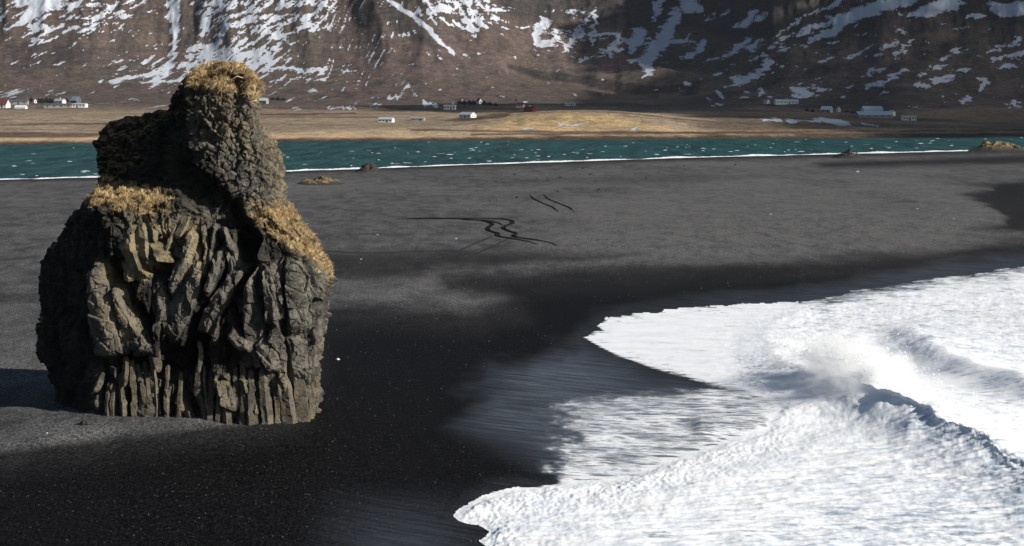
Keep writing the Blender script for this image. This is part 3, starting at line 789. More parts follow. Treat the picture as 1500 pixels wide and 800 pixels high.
# hollows in the front face (pixel line, half widths, metres deep)
HOLLOWS = [([(352, 345), (340, 395), (322, 440), (300, 478), (282, 515), (270, 545)], [9, 11, 15, 19, 17, 10], 2.6),
           ([(168, 385), (180, 425), (200, 455), (216, 482), (225, 500)], [9, 10, 15, 11, 5], 1.8),
           ([(244, 380), (240, 400), (236, 412)], [10, 9, 4], 1.2), ([(226, 400), (225, 470)], [5, 6], .9),
           ([(362, 330), (372, 350), (360, 395), (348, 430)], [11, 13, 12, 8], 1.8), ([(345, 300), (352, 325)], [12, 12], 1.4),
           ([(262, 244), (296, 284), (338, 318)], [16, 30, 20], .9),
           ([(150, 525), (200, 535), (240, 545), (262, 560)], [8, 12, 14, 14], 1.1), ([(250, 520), (285, 535), (300, 560)], [14, 22, 16], 1.5),
           ([(338, 445), (348, 470), (352, 490)], [7, 7, 5], 1.0), ([(412, 470), (418, 488)], [6, 7], .9), ([(345, 545), (380, 548)], [10, 9], 1.0),
           ([(450, 455), (455, 440)], [6, 5], .8), ([(350, 123), (356, 140), (348, 150)], [10, 11, 7], .7), ([(150, 560), (155, 610)], [10, 12], .8),
           ([(305, 350), (300, 380)], [5, 6], .7), ([(320, 350), (318, 380)], [4, 4], .6), ([(262, 560), (285, 600)], [7, 9], .8), ([(335, 500), (330, 545)], [6, 6], .6), ([(188, 570), (188, 622)], [3, 3], .5), ([(236, 560), (236, 622)], [5, 5], .7), ([(252, 560), (252, 622)], [5, 5], .8)]
carve = np.zeros(gp.shape)
jx = 5 * fbm(G[..., 0] / 1.4, G[..., 2] / 2.4, oct=3, seed=101); jy = 5 * fbm(G[..., 0] / 1.4 + 9, G[..., 2] / 2.4, oct=3, seed=102)
for pts, w, dp_ in HOLLOWS:
    d, bw = polydist(gp + jx, gq + jy, pts, w)
    carve = np.maximum(carve, 1.8 * dp_ * sstep(1.15, .55, d / bw))
lowz = sstep(300, 360, gq)                      # columnar below, rubble above
base_band = sstep(535, 556, gq)
# fluting of the columns
Pf = G.reshape(-1, 3)
warp = np.stack([fbm(Pf[:, 0] / 3, Pf[:, 2] / 4, Pf[:, 1] / 4, oct=2, seed=110), fbm(Pf[:, 0] / 3 + 7, Pf[:, 2] / 4, Pf[:, 1] / 4, oct=2, seed=111)], -1)
lean = Pf.copy(); lean[:, 0] += 0.9 * warp[:, 0] + .12 * (Pf[:, 2] - 8); lean[:, 1] += .7 * warp[:, 1]
f1, e1 = facets(lean, (2.6, 2.6, 5.5), 120, 1.0)
f2, e2 = facets(lean, (1.05, 1.3, 3.6), 121 + 9, 1.0)
f2b, e2b = facets(lean, (0.62, .9, 3.4), 141, 1.1)
f3, e3 = facets(Pf + .25 * warp[:, :1], (0.75, 0.8, 0.8), 150, 1.25)
f4, e4 = facets(Pf, (0.36, 0.38, 0.34), 160, 1.3)
low = flat(lowz); bb = flat(base_band)
disp = 0.75 * f1 * (.45 + .55 * low) + low * (0.62 * f2 - .26 * np.exp(-(e2 / .10) ** 2)) * (1 - .5 * bb) + bb * (0.62 * f2b - .35 * np.exp(-(e2b / .14) ** 2))
disp += (1 - low) * (0.50 * f3 - .14 * np.exp(-(e3 / .09) ** 2)) + low * .22 * f3 + (0.20 - .09 * low) * f4
disp += 0.35 * fbm(Pf[:, 0] / 3.5, Pf[:, 2] / 3.5, Pf[:, 1] / 3.5, oct=3, seed=171)
edge_fade = 1 - 0.35 * sstep(.75, .25, np.abs(flat(Nn[..., 1])))
disp = disp * edge_fade - flat(carve * front)
def ridge(pts, w):
    """signed offset across a line in half widths, and progress along it"""
    pts = np.asarray(pts, float); L = np.concatenate([[0], np.cumsum(np.hypot(*np.diff(pts, axis=0).T))])
    qx, qy = gp + .5 * jx, gq + .5 * jy
    best = np.full(gp.shape, 1e9); U_ = np.full(gp.shape, 9.0); T_ = np.zeros(gp.shape); W_ = np.ones(gp.shape)
    for i in range(len(pts) - 1):
        v = pts[i + 1] - pts[i]; l = np.hypot(*v)
        tt = ((qx - pts[i, 0]) * v[0] + (qy - pts[i, 1]) * v[1]) / l ** 2
        tc_ = np.clip(tt, 0, 1)
        ex, ey = qx - pts[i, 0] - tc_ * v[0], qy - pts[i, 1] - tc_ * v[1]
        d = np.hypot(ex, ey); m = d < best
        perp = ((qx - pts[i, 0]) * v[1] - (qy - pts[i, 1]) * v[0]) / l
        bw = (w[i] + tc_ * (w[i + 1] - w[i])) * .5
        U_ = np.where(m, perp / bw, U_); T_ = np.where(m, (L[i] + tt * l) / L[-1], T_); W_ = np.where(m, bw, W_)
        best = np.where(m, d, best)
    return U_, T_, W_
slab_h = np.zeros(gp.shape); slab_m = np.zeros(gp.shape)
for pts, w, out, tilt in SLABS:
    U_, T_, W_ = ridge(pts, w)
    along = sstep(-.10, .10, T_) * sstep(1.10, .88, T_)
    mk = sstep(1.12, .98, np.abs(U_)) * along
    hh_ = (.55 + out) * (1 - .55 * np.maximum(0, U_ * (1 if tilt > 0 else -1)) - .20 * np.maximum(0, -U_ * (1 if tilt > 0 else -1))) * (.5 + .5 * np.minimum(1, W_ / 9))
    better = mk * hh_ > slab_m * slab_h
    slab_h = np.where(better, hh_, slab_h); slab_m = np.where(better, mk, slab_m)
fs_, es_ = facets(lean, (1.6, 1.6, 1.9), 190, .8)
crack = -.10 * np.exp(-(es_ / .05) ** 2)
sm_ = flat(slab_m * front)
disp = disp * (1 - .8 * sm_) + sm_ * (flat(slab_h) - .1 + .42 * fs_ + crack + .10 * f3 + .05 * f4)
Nf = Nn.reshape(-1, 3).copy(); Nf[:, 2] *= .5
Vr = Pf + Nf * disp[:, None]
Vr[:, 2] += .10 * f3 * (1 - low)
# top cap
topc = Vr[:NA].mean(0) + np.array([0, 0, .25])
Vr = np.concatenate([Vr, topc[None]])
Fr = grid_faces(NR, NA, True)
Nf_all = gnorm(Vr[:-1].reshape(NR, NA, 3))
if ((G[:, :, :2] - ctr) * Nf_all[:, :, :2]).sum(-1).mean() < 0: Nf_all = -Nf_all
gp2, gq2 = proj(Vr[:-1, 0], Vr[:-1, 1], Vr[:-1, 2])
up = Nf_all[..., 2].reshape(-1)
nn_ = fbm(Vr[:-1, 0] / 1.2, Vr[:-1, 2] / 1.2, Vr[:-1, 1] / 1.2, oct=3, seed=181)
def gmask(poly, soft=8): return sstep(-soft, soft, sdist(gp2 + 12 * nn_, gq2 + 12 * nn_, poly))
TOP = [(270, 118), (295, 96), (320, 80), (365, 80), (385, 130), (368, 150), (362, 122), (345, 112), (338, 132), (325, 140), (312, 128), (290, 126)]
LEDGE = [(136, 278), (150, 262), (200, 274), (248, 284), (250, 302), (232, 310), (222, 330), (206, 312), (180, 306), (150, 300), (132, 300)]
SHOULDER = [(368, 318), (372, 298), (400, 296), (425, 300), (452, 335), (474, 360), (490, 385), (486, 418), (470, 400), (455, 372), (440, 372), (420, 356), (400, 345), (385, 335)]
RIGHTEDGE = [(380, 190), (420, 200), (430, 300), (400, 300), (398, 240)]
MOUND_G = [gmask(TOP), gmask(LEDGE), gmask(SHOULDER)]
moss = np.maximum(np.maximum(MOUND_G[0], MOUND_G[1]), MOUND_G[2])
back_top = sstep(.35, .7, up) * (Vr[:-1, 1] > Y0 + 9)
lichen_sunlit = np.clip(.45 * gmask(RIGHTEDGE, 14) + .7 * gmask([(185, 320), (300, 325), (300, 400), (240, 405), (180, 410)], 12) + .35 * gmask([(140, 385), (200, 385), (215, 500), (150, 500)], 10) + .12 * sstep(.2, .6, up) + .3 * gmask([(280, 120), (380, 120), (380, 240), (285, 200)], 20) + .3 * gmask([(300, 540), (470, 540), (470, 650), (180, 650), (180, 560)], 12), 0, 1)  # ochre lichen, also used to lighten sunlit columns and edges
moss = np.clip(moss * sstep(-.25, .2, up + .5 * nn_), 0, 1)
moss = np.maximum(moss, back_top * .8)
sunlit_pale = np.clip(.02 + .9 * sm_ + .75 * gmask([(345, 375), (490, 385), (490, 480), (470, 645), (350, 645), (345, 560), (365, 500)], 14)  # pale where the sun strikes: light and shade put into the rock colour
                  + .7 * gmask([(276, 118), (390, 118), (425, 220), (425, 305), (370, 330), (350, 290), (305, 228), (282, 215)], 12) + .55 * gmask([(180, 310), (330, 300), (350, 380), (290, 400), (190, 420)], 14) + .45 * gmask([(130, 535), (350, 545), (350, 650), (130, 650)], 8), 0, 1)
att = {'moss': np.append(moss, 1.0), 'lichen_sunlit': np.append(lichen_sunlit, .5), 'sunlit_pale': np.append(sunlit_pale, .5)}
t = NT('basalt')
p = t.pos()
mo, li = t.attr('moss'), t.attr('lichen_sunlit')
r1 = t.noise(p, 1.1, 6, 0.7); r2 = t.noise(p, 5.0, 5, 0.75)
we = t.attr('sunlit_pale')
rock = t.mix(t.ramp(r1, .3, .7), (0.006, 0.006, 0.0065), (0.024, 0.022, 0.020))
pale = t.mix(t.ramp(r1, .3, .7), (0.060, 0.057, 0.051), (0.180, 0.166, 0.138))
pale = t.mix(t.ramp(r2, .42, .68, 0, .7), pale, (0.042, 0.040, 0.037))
rock = t.mix(t.math('MULTIPLY', we, t.ramp(t.noise(p, .55, 5, .7), .25, .55, .35, 1.0)), rock, pale)  # painted light: sunlit faces pale, shaded side kept near-black
rock = t.mix(t.math('MULTIPLY', li, t.ramp(t.noise(p, 0.8, 6, 0.75), .36, .62)), rock, (0.27, 0.215, 0.115))
rock = t.mix(t.math('MULTIPLY', mo, t.ramp(r2, .3, .55)), rock, (0.24, 0.17, 0.08))
bark = t.math('ADD', t.math('MULTIPLY', t.noise(t.pos((1, 1, .5)), 2.2, 7, .75), 1.0), t.math('MULTIPLY', t.voro(p, 3.2, 'DISTANCE_TO_EDGE'), .35))
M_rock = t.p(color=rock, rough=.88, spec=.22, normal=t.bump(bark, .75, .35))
stack = empty('sea_stack', (0, 0, 0))
bx_, by_, bz_ = ground_pt(290, 600)
stack.location = (bx_, by_ + 6, 0)
OFF = np.array([bx_, by_ + 6, 0])
tag(stack, 'tall dark basalt sea stack with dry grass on its crown, standing on the black sand', 'sea stack')
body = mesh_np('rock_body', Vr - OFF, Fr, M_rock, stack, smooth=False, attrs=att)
capm = mesh_py('rock_crown', [tuple(v - OFF) for v in Vr[:NA:1]] + [tuple(topc - OFF)], [(i, NA, (i + 1) % NA) for i in range(NA)], M_rock, stack)

# columns that stand out of the face, each a prism of its own
fv = np.nonzero((Nn[..., 1].reshape(-1) < .3) & (flat(yb) < 9.5))[0]
gx_, gy_, gd = gp.reshape(-1)[fv], gq.reshape(-1)[fv], G[..., 1].reshape(-1)[fv]
def front_y(px, py):
    d = (gx_ - px) ** 2 + (gy_ - py) ** 2
    i = np.argpartition(d, 12)[:12]
    return gd[i].min()
COLUMNS = [([(188, 338), (195, 372), (204, 398)], [15, 18, 14], .25), ([(211, 326), (214, 360), (219, 390)], [13, 20, 13], .35), ([(224, 330), (227, 354)], [10, 9], .2),
           ([(184, 382), (188, 398), (190, 412)], [12, 15, 14], .25), ([(198, 384), (205, 398), (210, 413)], [10, 15, 17], .35), ([(229, 354), (239, 374), (248, 384)], [15, 21, 15], .35), ([(257, 330), (250, 352), (244, 366)], [10, 12, 9], .3), ([(274, 318), (266, 336), (262, 350)], [10, 12, 8], .3),
           ([(152, 545), (146, 560), (141, 574)], [8, 13, 12], .2), ([(184, 522), (185, 545), (182, 566)], [7, 7, 4], .5), ([(177, 558), (180, 588), (182, 628)], [6, 8, 7], .35), ([(194, 540), (197, 585), (199, 628)], [6, 9, 9], .5), ([(202, 534), (209, 562), (214, 592)], [4, 6, 6], .5), ([(212, 530), (217, 560), (219, 592)], [5, 7, 6], .5),
           ([(211, 584), (213, 602), (214, 628)], [12, 19, 20], .4), ([(221, 532), (227, 562), (229, 596), (227, 628)], [6, 7, 6, 6], .45), ([(226, 505), (230, 525), (232, 545)], [8, 10, 6], .5), ([(246, 552), (244, 588), (245, 630)], [4, 5, 5], .6), ([(266, 548), (263, 584), (259, 630)], [7, 8, 9], .7), ([(272, 600), (279, 612), (282, 634)], [6, 12, 15], .8),
           ([(290, 548), (291, 582), (300, 606), (304, 634)], [6, 8, 8, 6], .45), ([(299, 548), (300, 578), (304, 604)], [4, 6, 5], .5), ([(309, 560), (308, 592), (305, 636)], [5, 8, 9], .65), ([(292, 500), (296, 520), (292, 545)], [7, 8, 5], .6), ([(318, 515), (320, 545), (321, 580), (320, 636)], [7, 6, 5, 5], .5),
           ([(328, 550), (331, 584), (334, 638)], [5, 9, 12], .6), ([(345, 552), (346, 578), (344, 602)], [4, 6, 4], .4), ([(355, 546), (358, 588), (354, 638)], [6, 8, 9], .6), ([(366, 560), (370, 600), (372, 640)], [7, 13, 15], .5), ([(384, 556), (390, 594), (395, 640)], [8, 12, 14], .5),
           ([(400, 560), (406, 600), (409, 642)], [8, 11, 13], .45), ([(416, 562), (420, 602), (424, 644)], [10, 15, 17], .4), ([(434, 560), (441, 604), (446, 648)], [13, 18, 21], .4), ([(452, 572), (455, 610), (457, 648)], [10, 12, 13], .3),
           ([(168, 580), (166, 600), (168, 628)], [5, 7, 8], .2), ([(160, 565), (158, 590), (160, 628)], [5, 6, 7], .15)]
crng = np.random.default_rng(5)
for pts, w, out in COLUMNS:
    pts = np.array(pts, float); w = np.array(w, float)
    seg = np.concatenate([[0], np.cumsum(np.hypot(*np.diff(pts, axis=0).T))])
    n = max(6, int(seg[-1] * .0514 / .16))
    q = np.linspace(0, seg[-1], n)
    cxp = np.interp(q, seg, pts[:, 0]); cyp = np.interp(q, seg, pts[:, 1]); ww = np.interp(q, seg, w)
    cyp = np.minimum(cyp, 648)
    fy = np.array([front_y(a, b) for a, b in zip(cxp, np.minimum(cyp, 640))])
    fy = np.convolve(np.concatenate([[fy[0]] * 3, fy, [fy[-1]] * 3]), np.ones(7) / 7, 'valid') - np.linspace(-.45, out, n) * (1 if cyp[-1] > 580 else .8)
    cyp = cyp - np.linspace(14, 0, n) * (cyp[-1] > 600) * crng.uniform(.2, 1.3)
    ww = ww * crng.uniform(.75, 1.55)
    x0, y0, z0 = at_y(cxp, cyp, fy)
    sides = int(crng.integers(4, 6)); K = sides * 4
    ph = crng.uniform(0, 6.28)
    corner = (np.arange(sides) + crng.uniform(-.28, .28, sides)) / sides * 2 * math.pi + ph
    cpt = np.stack([np.cos(corner), np.sin(corner)], -1) * crng.uniform(.85, 1.2, (sides, 1))
    pol = np.concatenate([cpt[i] + (cpt[(i + 1) % sides] - cpt[i]) * np.array([0, .08, .5, .92])[:, None] for i in range(sides)])
    ang = np.arctan2(pol[:, 1], pol[:, 0]); rad = np.hypot(pol[:, 0], pol[:, 1]) * 1.05   # flat-sided outline
    tw = crng.uniform(-.25, .25)
    r_ = ww / F * fy * .5 * 1.12
    ends = np.minimum(1, .6 + np.minimum(np.arange(n), np.arange(n)[::-1] + (20 if cyp[-1] > 615 else 0)) / max(2, n * .12))
    Vc = np.zeros((n, K, 3))
    step = np.floor(q / seg[-1] * crng.integers(3, 6)) ; jitr = crng.uniform(.9, 1.1, 12)[step.astype(int)]
    sh = (crng.uniform(-.10, .10, 12))[step.astype(int)]
    rr = r_[:, None] * rad[None] * (ends * jitr)[:, None]
    Vc[..., 0] = x0[:, None] + sh[:, None] * r_[:, None] * 2 + rr * np.cos(ang + tw * 0)[None]
    Vc[..., 1] = y0[:, None] + np.maximum(rr, .12) * np.sin(ang)[None] * 1.15
    Vc[..., 2] = z0[:, None] + .08 * rr * np.sin(ang * 2 + ph)[None]
    Pc = Vc.reshape(-1, 3)
    fa, ea = facets(Pc, (.7, .7, 1.3), 300 + int(crng.integers(0, 900)), 1.2)
    nrm_ = np.stack([np.tile(np.cos(ang), n), np.tile(np.sin(ang), n), np.zeros(n * K)], -1)
    Pc = Pc + nrm_ * (fa * .10 * np.minimum(1, np.repeat(r_, K) / .35))[:, None]
    lo_ = np.concatenate([Pc, [Pc[:K].mean(0) + [0, 0, .06], Pc[-K:].mean(0) - [0, 0, .06]]])
    Fs = [tuple(f) for f in grid_faces(n, K, True)]
    Fs += [(i, n * K, (i + 1) % K) for i in range(K)] + [((n - 1) * K + (i + 1) % K, n * K + 1, (n - 1) * K + i) for i in range(K)]
    li_ = .75 if cyp.mean() < 420 and cxp.mean() < 300 else (.25 if cyp.mean() > 540 or cxp.mean() < 220 else .2)
    me = bpy.data.meshes.new('basalt_column')
    me.from_pydata([tuple(v - OFF) for v in lo_], [], Fs)
    a = me.attributes.new('sunlit_pale', 'FLOAT', 'POINT'); a.data.foreach_set('value', np.full(len(lo_), crng.uniform(.35, .8), np.float32))  # columns lightened in colour as sunlit
    a = me.attributes.new('lichen_sunlit', 'FLOAT', 'POINT'); a.data.foreach_set('value', np.full(len(lo_), li_, np.float32))
    me.materials.append(M_rock); me.update()
    link(bpy.data.objects.new('basalt_column', me), stack)

# dry grass on the crown, the ledge and the shoulder
t = NT('dry_grass')
oi = t.attr('tint')
M_grass = t.p(color=t.mix(t.ramp(oi, .35, .95), t.mix(t.ramp(oi, .0, .4), (0.09, 0.07, 0.036), (0.32, 0.225, 0.11)), (0.66, 0.49, 0.26)), rough=.8, spec=.1)
def grass_patch(name, label, w8, count, lmin, lmax, seed, pull=(0, 0, 0), wid=.035):
    r = np.random.default_rng(seed)
    wv_ = w8 / w8.sum()
    idx = r.choice(len(wv_), count, p=wv_)
    base = Vr[:-1][idx] + r.normal(0, .05, (count, 3))
    nrm_ = Nf_all.reshape(-1, 3)[idx]
    clump = np.stack([perlin(base[:, 0] * 1.3, base[:, 1] * 1.3, base[:, 2] * 1.3, seed + k) for k in range(3)], -1)
    d = nrm_ * .55 + np.array([0, 0, .35]) + r.normal(0, .22, (count, 3)) + clump * 1.6 + np.array(pull)
    d /= np.linalg.norm(d, axis=1, keepdims=True)
    L = r.uniform(lmin, lmax, count)[:, None] * (1 + 1.2 * clump[:, :1])
    mid = base + d * L * .5
    tip = mid + (d * .45 + np.array([-.12, -.12, -.42])) * L
    side = np.cross(d, r.normal(0, 1, (count, 3))); side /= np.linalg.norm(side, axis=1, keepdims=True) + 1e-9
    wd = wid * r.uniform(.6, 1.5, (count, 1))
    V = np.stack([base - side * wd, base + side * wd, mid + side * wd * .8, mid - side * wd * .8, tip], 1).reshape(-1, 3)
    o = np.arange(count) * 5
    Fq = np.concatenate([np.stack([o, o + 1, o + 2], -1), np.stack([o, o + 2, o + 3], -1), np.stack([o + 3, o + 2, o + 4], -1)])
    tint = np.clip(.55 + .9 * clump[:, 1] + r.normal(0, .22, count), 0, 1)
    ob = mesh_np(name, V, Fq, M_grass, smooth=False, attrs={'tint': np.repeat(tint, 5)})
    return tag(ob, label, 'grass', kind='stuff')
upw = np.clip(up + .25, 0, 1) * sstep(.05, .25, fbm(Vr[:-1, 0] / .9, Vr[:-1, 2] / .9, Vr[:-1, 1] / .9, oct=3, seed=185))
grass_patch('dry_grass', 'golden dry grass covering the crown of the sea stack', MOUND_G[0] * upw ** .7 + 1e-9, 13000, .4, .95, 1, wid=.015)
grass_patch('dry_grass', 'golden grass tufts on the left ledge of the sea stack', MOUND_G[1] * upw ** 1.2 + 1e-9, 5600, .25, .6, 2, wid=.015)
grass_patch('dry_grass', 'golden grass and moss on the right shoulder of the sea stack', MOUND_G[2] * upw ** .8 + 1e-9, 6000, .2, .5, 3, wid=.015)

# ------------------------------------------------------------------ mounds and stones on the sand
def blob(name, R, seed, nu=40, nv=22, rough=.25, cell=.5):
    """faceted lump, half-sunk; R = half sizes"""
    uu = np.arange(nu) / nu * 2 * math.pi; vv = np.linspace(-.35, math.pi / 2, nv)
    Uu, Vv = np.meshgrid(uu, vv)
    Q = np.stack([np.cos(Uu) * np.cos(Vv), np.sin(Uu) * np.cos(Vv), np.sin(Vv)], -1).reshape(-1, 3)
    fa, _ = facets(Q + seed * 3.1, (cell,) * 3, 400 + seed, 1.2)
    Q = Q * (1 + rough * fa + rough * .8 * perlin(Q[:, 0] * 1.5 + seed, Q[:, 1] * 1.5, Q[:, 2] * 1.5, seed))[:, None]
    V = Q * np.array(R)
    return V, grid_faces(nv, nu, True)

t = NT('sandy_mound')
p = t.pos()
nrm_z = t.node('ShaderNodeNewGeometry'); sepn = t.node('ShaderNodeSeparateXYZ'); t.l.new(nrm_z.outputs['Normal'], sepn.inputs[0])
mg = t.math('MULTIPLY', t.attr('moss'), t.ramp(t.noise(p, .9, 5, .7), .38, .6))
M_mound = t.p(color=t.mix(mg, t.mix(t.noise(p, 2.0, 5, .7), (0.022, 0.021, 0.021), (0.07, 0.062, 0.055)), (0.26, 0.19, 0.085)), rough=.95, spec=.1, normal=t.bump(t.noise(p, 3, 5, .7), .8, .3))
def mound(px, py, wpx, hpx, moss_, seed, name, label, depth=1.3, skew=0.0):
    x, y, z = ground_pt(px, py)
    m = y / F
    R = (wpx / 2 * m, wpx / 2 * m * depth, hpx * m)
    uu = np.linspace(-1, 1, 56); A, B = np.meshgrid(uu, uu)
    r = np.sqrt(A * A + B * B)
    hprof = np.clip(np.cos(np.clip(r, 0, 1) * math.pi / 2), 0, 1) ** 1.2 * (1 + skew * A)
    nzz = fbm(A * 2.2 + seed, B * 2.2, oct=4, seed=500 + seed)
    fa, _ = facets(np.stack([A.ravel() * 3 + seed, B.ravel() * 3, 0 * A.ravel()], -1), (1, 1, 1), 510 + seed, 1.2)
    hh = hprof * (1 + .7 * nzz + .35 * fa.reshape(A.shape)) - .06
    V = np.stack([A * R[0], B * R[1], hh * R[2]], -1).reshape(-1, 3)
    zz = beach_h(V[:, 0] + x, V[:, 1] + y) - z
    V[:, 2] += zz
    mo_ = np.clip(moss_ * sstep(.25, .8, hprof.ravel() + .5 * nzz.ravel()), 0, 1)
    o = mesh_np(name, V, grid_faces(56, 56), M_mound, smooth=False, attrs={'moss': mo_})
    o.location = (x, y, z)
    return tag(o, label, 'mound')
mound(470, 269, 76, 9, 1.2, 1, 'rock_mound', 'low grass-topped mound on the sand just right of the sea stack', skew=.1)
mound(541, 251, 44, 10, .0, 2, 'rock_mound', 'small dark mound breaking the line of lagoon foam, nearest the sea stack')
mound(1242, 231, 52, 8, .0, 3, 'rock_mound', 'flat dark mound below the lagoon foam line, left of the large sandy outcrop')
mound(1462, 221, 96, 12, 1.0, 4, 'rock_mound', 'large sandy outcrop with dry grass at the right end of the lagoon shore', depth=1.0)

M_stone = simple('dark_stone', (0.035, 0.033, 0.032), .9, .4, 3.0)
M_pale = simple('pale_stone', (0.62, 0.60, 0.56), .8, .15, 4.0)
lib = []
for k in range(4):
    V, Fq = blob('stone', (1, .9, .75), 20 + k, 14, 8, .35, .7)
    me = bpy.data.meshes.new('stone'); me.from_pydata([tuple(v) for v in V], [], [tuple(f) for f in Fq]); me.materials.append(M_stone); me.update()
    lib.append(me)
def stone(px, py, size_px, k, name, label, group, mat=None):
    x, y, z = ground_pt(px, py)
    me = lib[k % 4]
    if mat is not None:
        me = me.copy(); me.materials.clear(); me.materials.append(mat)
    o = bpy.data.objects.new(name, me)
    s_ = size_px * y / F * .5
    o.location = (x, y, z - .03 * s_); o.scale = (s_, s_, s_ * .9); o.rotation_euler = (0, 0, k * 1.7)
    link(o); return tag(o, label, 'stone', group)
for k, (a, b, s_) in enumerate(sorted([(754, 256, 5), (786, 262, 4), (803, 265, 4.5), (802, 262, 4), (821, 261, 6), (865, 256, 5), (872, 267, 4), (877, 279, 7), (817, 281, 4), (757, 290, 5.5), (726, 266, 3.5), (665, 270, 3.5), (522, 279, 4), (717, 294, 3), (854, 247, 5), (946, 262, 4), (964, 252, 3.5), (1002, 243, 4), (1077, 242, 4), (1003, 250, 3), (699, 280, 3), (640, 262, 3)])):
    stone(a, b, s_, k, 'beach_stone', f'small dark stone on the grey sand before the lagoon, {nth(k)} from the left', 'dark stones on the grey sand')
stone(495, 527, 6, 1, 'pale_stone', 'white stone alone on the dark sand right of the sea stack', 'pale stones on the sand', M_pale)
for k, (a, b, s_) in enumerate(sorted([(668, 350, 3.5), (553, 344, 3), (1256, 252, 4.5), (69, 635, 3.5), (529, 380, 2.6), (1344, 306, 2.5), (1129, 314, 2.5), (1397, 321, 2.5)])):
    stone(a, b, s_, k, 'pale_stone', f'tiny pale stone on the open black sand, {nth(k)} from the left', 'pale stones on the sand', M_pale)
x, y, z = ground_pt(126, 622)
V, Fq = blob('boulder', (.38, .34, .34), 9, 26, 14, .3, .5)
o = mesh_np('boulder', V, Fq, M_stone, smooth=False); o.location = (x, y, z + .02)
tag(o, 'small boulder in the shade at the left foot of the sea stack', 'boulder')

# ------------------------------------------------------------------ tyre tracks: ruts with raised rims of damp sand
t = NT('damp_track_sand'); p = t.pos()
M_track = t.p(color=t.mix(t.noise(p, 3, 5, .8), (0.004, 0.004, 0.005), (0.020, 0.019, 0.019)), rough=.9, spec=.1, normal=t.bump(t.noise(p, 4, 4, .8), .8, .2))
M_faint = simple('faint_track_sand', (0.030, 0.030, 0.032), .95, .5, 3.0, .05)
def track(pts, width, label, rim=.16, group=None, mat=None):
    pts = np.array(pts, float)
    seg = np.concatenate([[0], np.cumsum(np.hypot(*np.diff(pts, axis=0).T))])
    n = int(seg[-1] / 1.6) + 4
    q = np.linspace(0, seg[-1], n)
    k_ = np.ones(7) / 7
    def sm(v):
        v = np.interp(q, seg, v)
        return np.convolve(np.concatenate([[v[0]] * 3, v, [v[-1]] * 3]), k_, 'valid')
    X_, Y_ = [], []
    for a, b in zip(sm(pts[:, 0]), sm(pts[:, 1])):
        x, y, z = ground_pt(a, b); X_.append(x); Y_.append(y)
    X_, Y_ = np.array(X_), np.array(Y_)
    tx, ty = np.gradient(X_), np.gradient(Y_); l_ = np.hypot(tx, ty) + 1e-9
    nx, ny = -ty / l_, tx / l_
    fade = np.minimum(1, np.minimum(np.arange(n), np.arange(n)[::-1]) / (n * .12 + 1))
    V = []
    for k, (o_, h_) in enumerate([(-1.0, -.02), (-.62, 1.0), (-.30, .12), (.30, .12), (.62, 1.0), (1.0, -.02)]):
        j = perlin(q / 6.0, q * 0 + k * 5.1, None, 77) * .35
        xx, yy = X_ + nx * width * (o_ + j * .3) * (.5 + .5 * fade), Y_ + ny * width * (o_ + j * .3) * (.5 + .5 * fade)
        zz = beach_h(xx, yy) + .008 + rim * h_ * (1 + j) * fade
        V.append(np.stack([xx, yy, zz], -1))
    o = mesh_np('tyre_track', np.concatenate(V), grid_faces(6, n), mat or M_track)
    return tag(o, label, 'tyre track', group, kind=None)
# line pairs read off in the zoomed photo (origin 400,200, scale 2.858)
zz_ = lambda L: [(400 + a / 2.858, 200 + b / 2.858) for a, b in L]
track(zz_([(500, 346), (640, 346), (760, 346), (840, 349), (900, 358), (925, 368), (900, 380), (893, 390), (920, 402), (950, 408), (930, 415), (960, 422), (1020, 432), (1080, 442), (1108, 453)]), .42, 'left wheel line of the wavy tyre tracks in mid beach')
track(zz_([(560, 342), (700, 343), (860, 344), (960, 345), (1010, 356), (1000, 368), (965, 376), (960, 386), (990, 398), (1025, 408), (1000, 414), (1020, 424), (1100, 434), (1160, 444), (1188, 458)]), .42, 'right wheel line of the wavy tyre tracks in mid beach')
track(zz_([(780, 350), (880, 352), (940, 362), (965, 372)]), .4, 'short tyre rut joining the two wavy tracks at their upper bend')
track(zz_([(1070, 240), (1090, 262), (1130, 280), (1175, 298), (1195, 318)]), .26, 'left of the two faint curved tyre tracks on the upper beach', .10)
track(zz_([(1128, 238), (1150, 262), (1200, 282), (1250, 302), (1262, 320)]), .26, 'right of the two faint curved tyre tracks on the upper beach', .10)
track(zz_([(150, 468), (200, 480), (330, 487), (480, 487), (640, 482), (760, 478)]), .4, 'long dark tyre rut running level right of the sea stack', .08, mat=M_faint)
track(zz_([(700, 532), (730, 500), (830, 455), (925, 415)]), .3, 'faint tyre rut climbing to the bend of the wavy tracks, left one', .05, mat=M_faint)
track(zz_([(795, 532), (830, 500), (930, 455), (1000, 420)]), .3, 'faint tyre rut climbing to the bend of the wavy tracks, right one', .05, mat=M_faint)
